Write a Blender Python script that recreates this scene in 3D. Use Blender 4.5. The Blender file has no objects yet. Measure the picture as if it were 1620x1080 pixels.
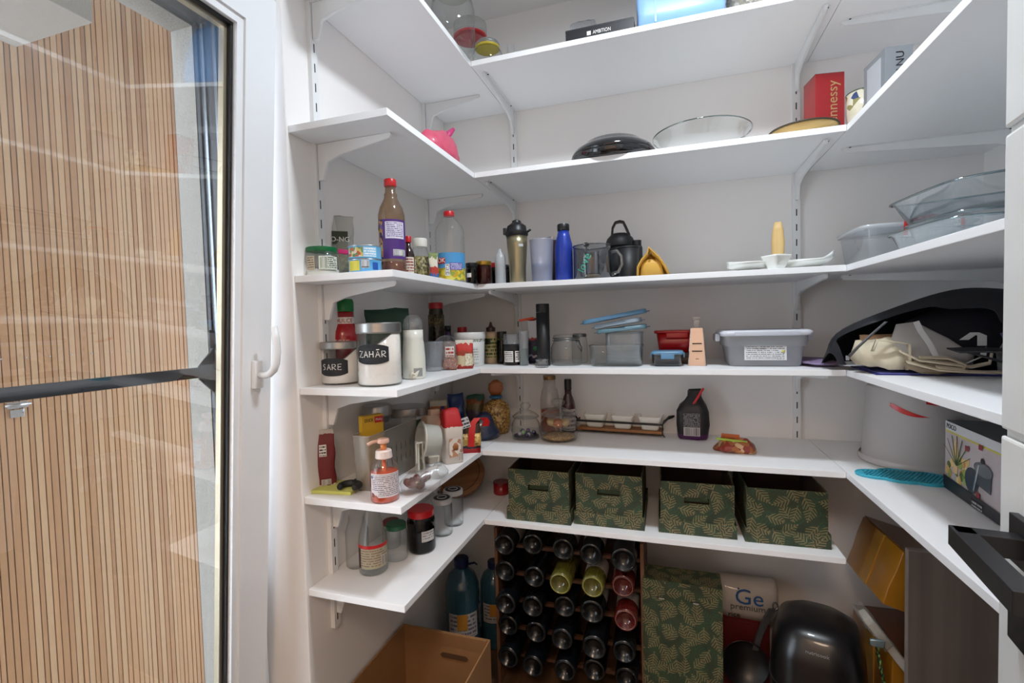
import bpy, bmesh, math, random
from mathutils import Vector, Matrix, noise
random.seed(7)
SC = bpy.context.scene
COL = SC.collection
PI = math.pi
# ---------------------------------------------------------------- camera
CAM = Vector((0.642055, -1.600256, 0.883578))
YAW, PITCH, ROLL, FPX = -0.312867, -0.0395717, -0.026417, 760.25
_fw = Vector((math.sin(YAW)*math.cos(PITCH), math.cos(YAW)*math.cos(PITCH), math.sin(PITCH)))
_r = Vector((math.cos(YAW), -math.sin(YAW), 0)); _u = _r.cross(_fw)
RT = math.cos(ROLL)*_r + math.sin(ROLL)*_u
UP = -math.sin(ROLL)*_r + math.cos(ROLL)*_u
cd = bpy.data.cameras.new('camera'); cam = bpy.data.objects.new('camera', cd); COL.objects.link(cam)
cd.sensor_width = 36; cd.lens = FPX/1620*36; cd.clip_start = .02; cd.clip_end = 100
cam.matrix_world = Matrix(((RT.x, UP.x, -_fw.x, CAM.x), (RT.y, UP.y, -_fw.y, CAM.y), (RT.z, UP.z, -_fw.z, CAM.z), (0, 0, 0, 1)))
SC.camera = cam
# ---------------------------------------------------------------- light and exposure
SC.view_settings.view_transform = 'Standard'; SC.view_settings.look = 'None'
SC.view_settings.gamma = 1; SC.view_settings.use_curve_mapping = False
SC.view_settings.exposure = 0.13
SC.cycles.transparent_max_bounces = 32
SC.cycles.max_bounces = 8; SC.cycles.diffuse_bounces = 5; SC.cycles.glossy_bounces = 4
w = bpy.data.worlds.new('sky'); SC.world = w; w.use_nodes = True
bg = w.node_tree.nodes['Background']; bg.inputs[0].default_value = (.80, .88, 1, 1); bg.inputs[1].default_value = 6.0
def area(name, loc, size, power, col, rot=(0, 0, 0), shape='DISK', size_y=None):
    l = bpy.data.lights.new(name, 'AREA'); l.shape = shape; l.size = size
    if size_y: l.size_y = size_y
    l.energy = power; l.color = col
    o = bpy.data.objects.new(name, l); COL.objects.link(o); o.location = loc; o.rotation_euler = rot
    return o
area('ceiling_lamp_light', (.72, -.62, 2.13), .20, 16.5, (.86, .93, 1))
area('corridor_fill_light', (.60, -2.40, 1.95), .6, 22, (1, .72, .52))  # added warm fill through the doorway, not a known lamp
# ---------------------------------------------------------------- room numbers (metres)
XL, XR, YB, ZF, ZC = -.299, 1.64, .4035, -.52, 2.19
YEND = -.562                      # where the shelved part of the left wall ends at the balcony door
T = .018
SH = dict(A=1.801, B=1.415, C=1.0225, D=.7225, E=.4255, F=.1715)
EPS = .0006
# ---------------------------------------------------------------- placing helpers: a photograph point onto a real plane of the room
def ray(px, py): return _fw + RT*((px-810)/FPX) - UP*((py-540)/FPX)
def on(px, py, ax, val):
    d = ray(px, py); i = 'xyz'.index(ax); return CAM + d*((val-CAM[i])/d[i])
def depth(p): return (Vector(p)-CAM).dot(_fw)
def colx(px, y, z):
    a = RT - _fw*((px-810)/FPX); v = Vector((0, y, z))-CAM; v.x = 0
    return CAM.x - (a.y*v.y+a.z*v.z)/a.x
def coly(px, x, z):
    a = RT - _fw*((px-810)/FPX); v = Vector((x, 0, z))-CAM
    return CAM.y - (a.x*v.x+a.z*v.z)/a.y
def hz(x, y, py):
    a = -UP - _fw*((py-540)/FPX); v = Vector((x, y, 0))-CAM
    return CAM.z - (a.x*v.x+a.y*v.y)/a.z
def vdir(x, y):
    v = Vector((x-CAM.x, y-CAM.y)); v.normalize(); return v
def face(x, y):                      # z rotation that turns local -Y to the lens side of the room
    v = vdir(x, y); return math.atan2(-v.y, -v.x)+PI/2
def spec(px0, px1, pyt, z, py=None, y=None, x=None):
    pc = (px0+px1)/2; r = .03
    for _ in range(5):
        if py is not None:
            q = on(pc, py, 'z', z); v = vdir(q.x, q.y); cx, cy = q.x+v.x*r, q.y+v.y*r
        elif y is not None: cx, cy = colx(pc, y, z), y
        else: cx, cy = x, coly(pc, x, z)
        r = (px1-px0)/2*depth((cx, cy, z))/FPX
    v = vdir(cx, cy)
    zt = hz(cx-v.x*r, cy-v.y*r, pyt)
    if zt < CAM.z: zt = hz(cx+v.x*r, cy+v.y*r, pyt)
    return cx, cy, r, zt-z
# ---------------------------------------------------------------- materials
MC = {}
def _nodes(m):
    m.use_nodes = True; nt = m.node_tree; return nt, nt.nodes, nt.links
def lin(c): return tuple((v/12.92 if v <= .04045 else ((v+.055)/1.055)**2.4) for v in c[:3])
def hexc(h): return tuple(int(h[i:i+2], 16)/255 for i in (0, 2, 4))
def mat(h, rough=.5, metal=0, coat=0, var=.05, scale=30, bump=0, trans=0, sub=0):
    key = (h, rough, metal, coat, var, scale, bump, trans)
    if key in MC: return MC[key]
    c = lin(hexc(h)); m = bpy.data.materials.new('finish_'+h); nt, N, L = _nodes(m)
    b = N['Principled BSDF']; b.inputs['Roughness'].default_value = rough; b.inputs['Metallic'].default_value = metal
    b.inputs['Coat Weight'].default_value = coat; b.inputs['Transmission Weight'].default_value = trans
    tc = N.new('ShaderNodeTexCoord'); nz = N.new('ShaderNodeTexNoise'); nz.inputs['Scale'].default_value = scale
    L.new(tc.outputs['Object'], nz.inputs['Vector'])
    mx = N.new('ShaderNodeMix'); mx.data_type = 'RGBA'
    mx.inputs[6].default_value = tuple(v*(1-var) for v in c)+(1,); mx.inputs[7].default_value = tuple(min(1, v*(1+var)) for v in c)+(1,)
    L.new(nz.outputs['Fac'], mx.inputs[0]); L.new(mx.outputs[2], b.inputs['Base Color'])
    if bump:
        bp = N.new('ShaderNodeBump'); bp.inputs['Strength'].default_value = bump; bp.inputs['Distance'].default_value = .003
        L.new(nz.outputs['Fac'], bp.inputs['Height']); L.new(bp.outputs[0], b.inputs['Normal'])
    MC[key] = m; return m
def glass(h='E6F2EE', edge='7E918C', rough=.02, refl=.75, base=.04, op=0.0, body='FFFFFF'):
    """thin clear wall: passes light, tints and mirrors more towards its edges; op adds milky body"""
    key = ('g', h, edge, rough, refl, base, op, body)
    if key in MC: return MC[key]
    def up(hx, k):
        c = hexc(hx); k = k if min(c) > .3 or sum(c) > 1.5 else 0; return ''.join('%02X' % round(255*(v+(1-v)*k)) for v in c)
    h0 = h; h = up(h, .86 if min(hexc(h)) > .75 else 0); edge = up(edge, .62 if min(hexc(h0)) > .75 else .1)
    m = bpy.data.materials.new('clear_'+h); nt, N, L = _nodes(m); N.remove(N['Principled BSDF']); out = N['Material Output']
    lw = N.new('ShaderNodeLayerWeight'); lw.inputs[0].default_value = .5
    p = N.new('ShaderNodeMath'); p.operation = 'POWER'; L.new(lw.outputs['Facing'], p.inputs[0]); p.inputs[1].default_value = 3.5
    ma = N.new('ShaderNodeMath'); ma.operation = 'MULTIPLY_ADD'; L.new(p.outputs[0], ma.inputs[0]); ma.inputs[1].default_value = refl; ma.inputs[2].default_value = base
    ma.use_clamp = True
    cm = N.new('ShaderNodeMix'); cm.data_type = 'RGBA'; cm.inputs[6].default_value = lin(hexc(h))+(1,); cm.inputs[7].default_value = lin(hexc(edge))+(1,)
    p2 = N.new('ShaderNodeMath'); p2.operation = 'POWER'; L.new(lw.outputs['Facing'], p2.inputs[0]); p2.inputs[1].default_value = 3.2
    L.new(p2.outputs[0], cm.inputs[0])
    tr = N.new('ShaderNodeBsdfTransparent'); L.new(cm.outputs[2], tr.inputs[0])
    gl = N.new('ShaderNodeBsdfGlossy'); gl.inputs['Roughness'].default_value = rough
    last = tr
    if op > 0:
        df = N.new('ShaderNodeBsdfPrincipled'); df.inputs['Base Color'].default_value = lin(hexc(body))+(1,); df.inputs['Roughness'].default_value = .4
        m0 = N.new('ShaderNodeMixShader'); m0.inputs[0].default_value = op; L.new(tr.outputs[0], m0.inputs[1]); L.new(df.outputs[0], m0.inputs[2]); last = m0
    ms = N.new('ShaderNodeMixShader'); L.new(ma.outputs[0], ms.inputs[0]); L.new(last.outputs[0], ms.inputs[1]); L.new(gl.outputs[0], ms.inputs[2])
    L.new(ms.outputs[0], out.inputs[0]); MC[key] = m; return m
def bands(stops, rough=.5, coat=0, axis='Z', noisy=0, bump=0):
    """printed bands across a thing, constant ramp over its own height"""
    key = ('b', tuple(stops), rough, coat, axis, noisy)
    if key in MC: return MC[key]
    m = bpy.data.materials.new('printed_bands'); nt, N, L = _nodes(m); b = N['Principled BSDF']
    b.inputs['Roughness'].default_value = rough; b.inputs['Coat Weight'].default_value = coat
    tc = N.new('ShaderNodeTexCoord'); sp = N.new('ShaderNodeSeparateXYZ'); L.new(tc.outputs['Generated'], sp.inputs[0])
    nz = N.new('ShaderNodeTexNoise'); nz.inputs['Scale'].default_value = 5; L.new(tc.outputs['Generated'], nz.inputs['Vector'])
    ma = N.new('ShaderNodeMath'); ma.operation = 'MULTIPLY_ADD'; ma.inputs[1].default_value = noisy; L.new(nz.outputs['Fac'], ma.inputs[0]); L.new(sp.outputs['XYZ'.index(axis)], ma.inputs[2])
    cr = N.new('ShaderNodeValToRGB'); cr.color_ramp.interpolation = 'CONSTANT'; L.new(ma.outputs[0], cr.inputs[0])
    e = cr.color_ramp.elements; e[0].position = 0; e[0].color = lin(hexc(stops[0][1]))+(1,); e[1].position = stops[1][0]+noisy*.5; e[1].color = lin(hexc(stops[1][1]))+(1,)
    for s in stops[2:]:
        k = e.new(s[0]+noisy*.5); k.color = lin(hexc(s[1]))+(1,)
    L.new(cr.outputs[0], b.inputs['Base Color'])
    n2 = N.new('ShaderNodeTexNoise'); n2.inputs['Scale'].default_value = 9; L.new(tc.outputs['Generated'], n2.inputs['Vector'])
    bp = N.new('ShaderNodeBump'); bp.inputs['Strength'].default_value = bump or .15; bp.inputs['Distance'].default_value = .006; L.new(n2.outputs['Fac'], bp.inputs['Height']); L.new(bp.outputs[0], b.inputs['Normal'])
    MC[key] = m; return m
def mottled(cols, scale=60, rough=.6, coat=0, bump=.3, trans=0):
    """grains, herbs, nuts and crumpled print: voronoi cells of several colours"""
    key = ('m', tuple(cols), scale, rough)
    if key in MC: return MC[key]
    m = bpy.data.materials.new('mottled'); nt, N, L = _nodes(m); b = N['Principled BSDF']; b.inputs['Roughness'].default_value = rough; b.inputs['Coat Weight'].default_value = coat
    tc = N.new('ShaderNodeTexCoord'); vo = N.new('ShaderNodeTexVoronoi'); vo.inputs['Scale'].default_value = scale; L.new(tc.outputs['Object'], vo.inputs['Vector'])
    sp = N.new('ShaderNodeSeparateColor'); L.new(vo.outputs['Color'], sp.inputs[0])
    cr = N.new('ShaderNodeValToRGB'); cr.color_ramp.interpolation = 'CONSTANT'; e = cr.color_ramp.elements
    e[0].color = lin(hexc(cols[0]))+(1,); e[1].position = 1/len(cols); e[1].color = lin(hexc(cols[1]))+(1,)
    for i, c in enumerate(cols[2:]): k = e.new((i+2)/len(cols)); k.color = lin(hexc(c))+(1,)
    L.new(sp.outputs[0], cr.inputs[0]); L.new(cr.outputs[0], b.inputs['Base Color'])
    bp = N.new('ShaderNodeBump'); bp.inputs['Strength'].default_value = bump; bp.inputs['Distance'].default_value = .003; L.new(vo.outputs['Distance'], bp.inputs['Height']); L.new(bp.outputs[0], b.inputs['Normal'])
    MC[key] = m; return m
def fineprint(bgc, ink, rows=9, fill=.55, words=7, frame=.06, bars=None):
    """small printed text lines or bars on a label, uv driven"""
    key = ('f', bgc, ink, rows, fill, words, frame, bars)
    if key in MC: return MC[key]
    m = bpy.data.materials.new('small_print'); nt, N, L = _nodes(m); b = N['Principled BSDF']; b.inputs['Roughness'].default_value = .5
    tc = N.new('ShaderNodeTexCoord'); sp = N.new('ShaderNodeSeparateXYZ'); L.new(tc.outputs['UV'], sp.inputs[0])
    def M_(op, a, c=None, d=None):
        n = N.new('ShaderNodeMath'); n.operation = op
        for i, v in enumerate((a, c, d)):
            if v is None: continue
            if isinstance(v, (int, float)): n.inputs[i].default_value = v
            else: L.new(v, n.inputs[i])
        return n.outputs[0]
    u, v = sp.outputs[0], sp.outputs[1]
    row = M_('MULTIPLY', v, rows); fr = M_('FRACT', row); line = M_('LESS_THAN', fr, fill)
    cv = N.new('ShaderNodeCombineXYZ'); L.new(M_('MULTIPLY', u, words*2), cv.inputs[0]); L.new(M_('MULTIPLY', M_('FLOOR', row), 3.7), cv.inputs[1])
    nz = N.new('ShaderNodeTexNoise'); nz.inputs['Scale'].default_value = 1.6; L.new(cv.outputs[0], nz.inputs['Vector'])
    wd = M_('GREATER_THAN', nz.outputs['Fac'], .44); ink_f = M_('MULTIPLY', line, wd)
    if bars:
        inb = M_('MULTIPLY', M_('MULTIPLY', M_('GREATER_THAN', u, bars[0]), M_('LESS_THAN', u, bars[1])), M_('MULTIPLY', M_('GREATER_THAN', v, bars[2]), M_('LESS_THAN', v, bars[3])))
        c2 = N.new('ShaderNodeCombineXYZ'); L.new(M_('MULTIPLY', u, 60/(bars[1]-bars[0])), c2.inputs[0])
        n2 = N.new('ShaderNodeTexNoise'); n2.inputs['Scale'].default_value = .6; n2.inputs['Detail'].default_value = 0; L.new(c2.outputs[0], n2.inputs['Vector'])
        bb = M_('GREATER_THAN', n2.outputs['Fac'], .5)
        ink_f = M_('ADD', M_('MULTIPLY', ink_f, M_('SUBTRACT', 1, inb)), M_('MULTIPLY', bb, inb))
    edge = M_('MULTIPLY', M_('MULTIPLY', M_('GREATER_THAN', u, frame), M_('LESS_THAN', u, 1-frame)), M_('MULTIPLY', M_('GREATER_THAN', v, frame), M_('LESS_THAN', v, 1-frame)))
    ink_f = M_('MULTIPLY', ink_f, edge)
    mx = N.new('ShaderNodeMix'); mx.data_type = 'RGBA'; mx.inputs[6].default_value = lin(hexc(bgc))+(1,); mx.inputs[7].default_value = lin(hexc(ink))+(1,)
    L.new(ink_f, mx.inputs[0]); L.new(mx.outputs[2], b.inputs['Base Color']); MC[key] = m; return m
def wood(h1, h2, axis='Z', scale=1.0, rough=.5, ring=9):
    key = ('w', h1, h2, axis, scale, ring)
    if key in MC: return MC[key]
    m = bpy.data.materials.new('wood_grain'); nt, N, L = _nodes(m); b = N['Principled BSDF']; b.inputs['Roughness'].default_value = rough
    tc = N.new('ShaderNodeTexCoord'); mp = N.new('ShaderNodeMapping'); s = [40*scale]*3; s['XYZ'.index(axis)] = 2*scale; mp.inputs['Scale'].default_value = s
    L.new(tc.outputs['Object'], mp.inputs[0]); nz = N.new('ShaderNodeTexNoise'); nz.inputs['Scale'].default_value = 1; nz.inputs['Detail'].default_value = 5; L.new(mp.outputs[0], nz.inputs['Vector'])
    cr = N.new('ShaderNodeValToRGB'); e = cr.color_ramp.elements; e[0].position = .35; e[0].color = lin(hexc(h1))+(1,); e[1].position = .65; e[1].color = lin(hexc(h2))+(1,)
    L.new(nz.outputs['Fac'], cr.inputs[0]); L.new(cr.outputs[0], b.inputs['Base Color']); MC[key] = m; return m
def palm():
    """palm-leaf print: fans of gold strokes on mottled dark green, uv in metres"""
    if 'palm' in MC: return MC['palm']
    m = bpy.data.materials.new('palm_leaf_print'); nt, N, L = _nodes(m); b = N['Principled BSDF']; b.inputs['Roughness'].default_value = .6
    tc = N.new('ShaderNodeTexCoord')
    def M_(op, a, c=None, d=None):
        n = N.new('ShaderNodeMath'); n.operation = op
        for i, v in enumerate((a, c, d)):
            if v is None: continue
            if isinstance(v, (int, float)): n.inputs[i].default_value = v
            else: L.new(v, n.inputs[i])
        return n.outputs[0]
    def fan(scale, off, k):
        mp = N.new('ShaderNodeMapping'); mp.inputs['Location'].default_value = (off, off*.7, 0); L.new(tc.outputs['UV'], mp.inputs[0])
        vo = N.new('ShaderNodeTexVoronoi'); vo.voronoi_dimensions = '2D'; vo.inputs['Scale'].default_value = scale; L.new(mp.outputs[0], vo.inputs['Vector'])
        sc = N.new('ShaderNodeVectorMath'); sc.operation = 'SCALE'; sc.inputs[3].default_value = 1.0; L.new(vo.outputs['Position'], sc.inputs[0])
        sb = N.new('ShaderNodeVectorMath'); sb.operation = 'SUBTRACT'; L.new(mp.outputs[0], sb.inputs[0]); L.new(sc.outputs[0], sb.inputs[1])
        rt = N.new('ShaderNodeVectorRotate'); rt.rotation_type = 'Z_AXIS'; L.new(sb.outputs[0], rt.inputs[0])
        spc = N.new('ShaderNodeSeparateColor'); L.new(vo.outputs['Color'], spc.inputs[0]); L.new(M_('MULTIPLY', spc.outputs[0], 6.28), rt.inputs['Angle'])
        s = N.new('ShaderNodeSeparateXYZ'); L.new(rt.outputs[0], s.inputs[0])
        X, Y = s.outputs[0], s.outputs[1]
        ax = M_('ABSOLUTE', X)
        # frond: strokes leave the midrib (local y axis) slanting forwards
        t = M_('SUBTRACT', Y, M_('MULTIPLY', ax, .85))
        st = M_('GREATER_THAN', M_('FRACT', M_('MULTIPLY', t, k)), .56)
        ln = M_('LESS_THAN', ax, M_('MULTIPLY_ADD', M_('ABSOLUTE', Y), -.62, .50/scale))
        rib = M_('LESS_THAN', ax, .0009)
        return M_('MULTIPLY', M_('MAXIMUM', st, rib), ln), spc.outputs[1]
    f1, g1 = fan(24, 0, 100); f2, g2 = fan(20, .37, 88)
    nz = N.new('ShaderNodeTexNoise'); nz.inputs['Scale'].default_value = 25; L.new(tc.outputs['UV'], nz.inputs['Vector'])
    c1 = N.new('ShaderNodeMix'); c1.data_type = 'RGBA'; c1.inputs[6].default_value = lin(hexc('222E24'))+(1,); c1.inputs[7].default_value = lin(hexc('3E4A34'))+(1,); L.new(nz.outputs['Fac'], c1.inputs[0])
    c2 = N.new('ShaderNodeMix'); c2.data_type = 'RGBA'; L.new(M_('MULTIPLY', f2, .75), c2.inputs[0]); L.new(c1.outputs[2], c2.inputs[6]); c2.inputs[7].default_value = lin(hexc('2F5236'))+(1,)
    c3 = N.new('ShaderNodeMix'); c3.data_type = 'RGBA'; L.new(M_('MULTIPLY', f1, .85), c3.inputs[0]); L.new(c2.outputs[2], c3.inputs[6]); c3.inputs[7].default_value = lin(hexc('857752'))+(1,)
    L.new(c3.outputs[2], b.inputs['Base Color']); MC['palm'] = m; return m
# ---------------------------------------------------------------- mesh helpers
def setuv(me):
    if not me.uv_layers: me.uv_layers.new(name='uv')
    uv = me.uv_layers.active.data; vs = me.vertices
    for p in me.polygons:
        n = p.normal; a = max(range(3), key=lambda i: abs(n[i]))
        for li in p.loop_indices:
            c = vs[me.loops[li].vertex_index].co
            uv[li].uv = ((c.y, c.z), (c.x, c.z), (c.x, c.y))[a]
def link(name, me, m, parent=None, smooth=True, loc=(0, 0, 0), rot=(0, 0, 0)):
    o = bpy.data.objects.new(name, me); COL.objects.link(o)
    if m is not None and not me.materials: me.materials.append(m)
    if smooth is True:
        me.shade_smooth()
    elif smooth == 'auto':
        me.shade_smooth(); me.set_sharp_from_angle(angle=math.radians(35))
    if parent is not None: o.parent = parent
    o.location = loc; o.rotation_euler = rot
    return o
def frombm(bm, name='mesh'):
    me = bpy.data.meshes.new(name); bm.to_mesh(me); bm.free(); return me
def pyd(vs, fs):
    me = bpy.data.meshes.new('mesh'); me.from_pydata([tuple(v) for v in vs], [], fs); me.update(); return me
def lathe(prof, seg=32, capb=True, capt=True, flute=0, fn=16):
    """prof: (r,z) from the foot up"""
    vs, fs = [], []
    n = len(prof)
    for (r, z) in prof:
        for k in range(seg):
            a = 2*PI*k/seg; rr = r*(1+flute*math.cos(a*fn)) if flute else r
            vs.append((rr*math.cos(a), rr*math.sin(a), z))
    for i in range(n-1):
        for k in range(seg):
            k2 = (k+1) % seg; fs.append((i*seg+k, i*seg+k2, (i+1)*seg+k2, (i+1)*seg+k))
    if capb: fs.append(tuple(range(seg-1, -1, -1)))
    if capt: fs.append(tuple((n-1)*seg+k for k in range(seg)))
    return pyd(vs, fs)
def box(sx, sy, sz, bev=0, c=(0, 0, 0), seg=2):
    """box centred in x and y, standing on c.z"""
    bm = bmesh.new(); bmesh.ops.create_cube(bm, size=1)
    for v in bm.verts: v.co = Vector((v.co.x*sx+c[0], v.co.y*sy+c[1], (v.co.z+.5)*sz+c[2]))
    if bev: bmesh.ops.bevel(bm, geom=bm.edges[:], offset=bev, segments=seg, affect='EDGES', profile=.6)
    me = frombm(bm); setuv(me); return me
def bx(x0, x1, y0, y1, z0, z1, bev=0):
    return box(x1-x0, y1-y0, z1-z0, bev, ((x0+x1)/2, (y0+y1)/2, z0))
def join(meshes):
    bm = bmesh.new()
    for me in meshes: bm.from_mesh(me)
    me = frombm(bm); setuv(me); return me
def prism(poly, z0, z1, bev=0):
    n = len(poly); vs = [(x, y, z0) for x, y in poly]+[(x, y, z1) for x, y in poly]
    fs = [tuple(range(n-1, -1, -1)), tuple(range(n, 2*n))]+[(i, (i+1) % n, n+(i+1) % n, n+i) for i in range(n)]
    me = pyd(vs, fs)
    if bev:
        bm = bmesh.new(); bm.from_mesh(me); bmesh.ops.recalc_face_normals(bm, faces=bm.faces)
        bmesh.ops.bevel(bm, geom=bm.edges[:], offset=bev, segments=2, affect='EDGES'); me = frombm(bm)
    setuv(me); return me
def sect(hx, hy, e, seg=32, c=(0, 0)):
    out = []
    for k in range(seg):
        a = 2*PI*k/seg; ca, sa = math.cos(a), math.sin(a)
        out.append((c[0]+hx*math.copysign(abs(ca)**e, ca), c[1]+hy*math.copysign(abs(sa)**e, sa)))
    return out
def loft(secs, seg=32, capb=True, capt=True, jit=0, seed=0, subd=False):
    """secs: (z, hx, hy, exponent, (cx,cy)) ; exponent 1 ellipse, .3 rounded box"""
    vs, fs = [], []
    for s in secs:
        z, hx, hy, e = s[:4]; c = s[4] if len(s) > 4 else (0, 0)
        for (x, y) in sect(hx, hy, e, seg, c):
            p = Vector((x, y, z))
            if jit: p += noise.noise_vector(Vector((x*28+seed*7.1, y*28, z*28)))*jit
            vs.append(p)
    n = len(secs)
    for i in range(n-1):
        for k in range(seg):
            k2 = (k+1) % seg; fs.append((i*seg+k, i*seg+k2, (i+1)*seg+k2, (i+1)*seg+k))
    if capb: fs.append(tuple(range(seg-1, -1, -1)))
    if capt: fs.append(tuple((n-1)*seg+k for k in range(seg)))
    me = pyd(vs, fs); setuv(me); return me
def tube(pts, r, seg=8, closed=False, taper=None):
    pts = [Vector(p) for p in pts]; n = len(pts); vs, fs = [], []
    prev = None
    for i, p in enumerate(pts):
        if closed: t = pts[(i+1) % n]-pts[i-1]
        else: t = pts[min(i+1, n-1)]-pts[max(i-1, 0)]
        t.normalize()
        if prev is None: a = t.orthogonal().normalized()
        else: a = (prev-t*prev.dot(t)).normalized()
        prev = a; b = t.cross(a); rr = r*(taper[i] if taper else 1)
        for k in range(seg):
            g = 2*PI*k/seg; vs.append(p+a*(rr*math.cos(g))+b*(rr*math.sin(g)))
    for i in range(n if closed else n-1):
        j = (i+1) % n
        for k in range(seg):
            k2 = (k+1) % seg; fs.append((i*seg+k, i*seg+k2, j*seg+k2, j*seg+k))
    if not closed: fs += [tuple(range(seg-1, -1, -1)), tuple((n-1)*seg+k for k in range(seg))]
    return pyd(vs, fs)
def strip(pts, wv, th):
    """flat band along pts, wv = width vector"""
    pts = [Vector(p) for p in pts]; wv = Vector(wv)/2; vs, fs = [], []; n = len(pts)
    for i, p in enumerate(pts):
        t = (pts[min(i+1, n-1)]-pts[max(i-1, 0)]).normalized(); nn = t.cross(wv).normalized()*th/2
        vs += [p-wv-nn, p+wv-nn, p+wv+nn, p-wv+nn]
    for i in range(n-1):
        for k in range(4): fs.append((i*4+k, i*4+(k+1) % 4, i*4+4+(k+1) % 4, i*4+4+k))
    fs += [(3, 2, 1, 0), tuple((n-1)*4+k for k in range(4))]
    return pyd(vs, fs)
def patch(r, a0, a1, z0, z1, r2=None, seg=14, th=.0005, rot=0):
    """label wrapped on a cylinder; angle 0 faces local -Y; uv 0..1"""
    r2 = r if r2 is None else r2; vs = []; fs = []
    for i in range(seg+1):
        a = -PI/2+a0+(a1-a0)*i/seg
        for (rr, z) in ((r, z0), (r2, z1)): vs.append((rr*math.cos(a), rr*math.sin(a), z))
    for i in range(seg): fs.append((2*i, 2*i+2, 2*i+3, 2*i+1))
    me = pyd(vs, fs); me.uv_layers.new(name='uv'); uv = me.uv_layers.active.data
    for p in me.polygons:
        for li in p.loop_indices:
            vi = me.loops[li].vertex_index; uv[li].uv = ((vi//2)/seg, vi % 2)
    return me
def bulged(r, a0, a1, z0, z1, seg=20):
    me = patch(r, a0, a1, z0, z1, seg=seg); zc = (z0+z1)/2; hh = (z1-z0)/2
    for i in range(seg+1):
        f = 1-.30*abs(2*i/seg-1)**2.6
        for j, s in ((0, -1), (1, 1)): me.vertices[2*i+j].co.z = zc+s*hh*f*1.04
    return me
def quad(w_, h_, c=(0, 0, 0), th=.0006):
    """thin printed card facing local -Y, uv 0..1, real thickness"""
    x, z = w_/2, h_/2; vs = [(c[0]-x, c[1], c[2]-z), (c[0]+x, c[1], c[2]-z), (c[0]+x, c[1], c[2]+z), (c[0]-x, c[1], c[2]+z)]
    vs += [(a, b+th, c_) for a, b, c_ in vs]
    me = pyd(vs, [(0, 1, 2, 3), (7, 6, 5, 4), (1, 0, 4, 5), (2, 1, 5, 6), (3, 2, 6, 7), (0, 3, 7, 4)]); me.uv_layers.new(name='uv'); uv = me.uv_layers.active.data
    for p in me.polygons:
        for li in p.loop_indices:
            vi = me.loops[li].vertex_index % 4; uv[li].uv = ((0, 0), (1, 0), (1, 1), (0, 1))[vi]
    return me
def textmesh(s, size, wide=None, ext=.0003):
    cu = bpy.data.curves.new('t', 'FONT'); cu.body = s; cu.size = size; cu.align_x = 'CENTER'; cu.align_y = 'CENTER'; cu.extrude = ext; cu.resolution_u = 3
    o = bpy.data.objects.new('t', cu); me = bpy.data.meshes.new_from_object(o); bpy.data.objects.remove(o); bpy.data.curves.remove(cu)
    for v in me.vertices: v.co = Vector((v.co.x, -v.co.z, v.co.y))   # into the XZ plane, front to -Y
    if wide:
        w0 = max(v.co.x for v in me.vertices)-min(v.co.x for v in me.vertices)
        for v in me.vertices: v.co.x *= wide/w0
    return me
def write(parent, s, size, m, z=0, y=0, x=0, r=None, wide=None, spin=0, turn=0):
    """lettering part: flat at depth y, or wrapped on radius r; spin turns it in its own plane; turn about the thing's z"""
    me = textmesh(s, size, wide)
    for v in me.vertices:
        cx, cz = v.co.x, v.co.z
        if spin: cx, cz = cx*math.cos(spin)-cz*math.sin(spin), cx*math.sin(spin)+cz*math.cos(spin)
        cx += x; cz += z
        if r:
            a = -PI/2+cx/r; rr = r-v.co.y; v.co = Vector((rr*math.cos(a), rr*math.sin(a), cz))
        else: v.co = Vector((cx, y+v.co.y, cz))
    return link('lettering', me, m, parent, smooth=False, rot=(0, 0, turn))
def crumple(me, amp, scale, seed=0):
    for v in me.vertices: v.co += noise.noise_vector(v.co*scale+Vector((seed*3.3, seed, 0)))*amp
    me.update(); return me
def subd(me, n=1):
    bm = bmesh.new(); bm.from_mesh(me); bmesh.ops.subdivide_edges(bm, edges=bm.edges[:], cuts=n, use_grid_fill=True); return frombm(bm)
# ---------------------------------------------------------------- object helpers
def tag(o, label, cat, group=None, kind=None):
    if label: o['label'] = label
    if cat: o['category'] = cat
    if group: o['group'] = group
    if kind: o['kind'] = kind
    return o
def thing(name, label, cat, loc, rz=0, group=None, rot=None):
    o = bpy.data.objects.new(name, None); o.empty_display_size = .02; COL.objects.link(o); o.location = loc; o.rotation_euler = rot or (0, 0, rz)
    return tag(o, label, cat, group)
def struct(name, me, m, parent=None, smooth=False):
    o = link(name, me, m, parent, smooth)
    if parent is None: o['kind'] = 'structure'
    return o
WHITE = mat('F4F5F6', .45, var=.01); WALLM = mat('F0EEEC', .85, var=.015, scale=6, bump=.08)
GL = glass(); BLACK = mat('15161A', .4); STEEL = mat('B9BABC', .28, 1, var=.03)
def T_(name, label, cat, px0, px1, pyt, lev, group=None, turn=0, dz=0, **k):
    """a round or square thing at its place on a shelf: returns Empty, radius, height"""
    z = SH[lev]+EPS+dz if isinstance(lev, str) else lev+EPS
    x, y, r, h = spec(px0, px1, pyt, z, **k)
    return thing(name, label, cat, (x, y, z), face(x, y)+turn, group), r, h
# ================================================================= ROOM SHELL
FLOORM = wood('5E4532', '735640', 'Y', .6, .35)
STUC = mat('A39D94', .95, var=.12, scale=160, bump=.9)
PVC = mat('EEF1F4', .25, coat=.2, var=.01); ANTH = mat('2B3038', .35, var=.04)
struct('floor', bx(-.64, 1.66, -3.3, YB, ZF-.1, ZF), FLOORM)
struct('ceiling', bx(-.64, 1.66, -3.3, YB+.1, ZC, ZC+.12), WALLM)
struct('wall_back', bx(-.64, 1.74, YB, YB+.1, ZF, ZC), WALLM)
struct('wall_right', bx(XR, XR+.1, -3.3, YB, ZF, ZC), WALLM)
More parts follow.
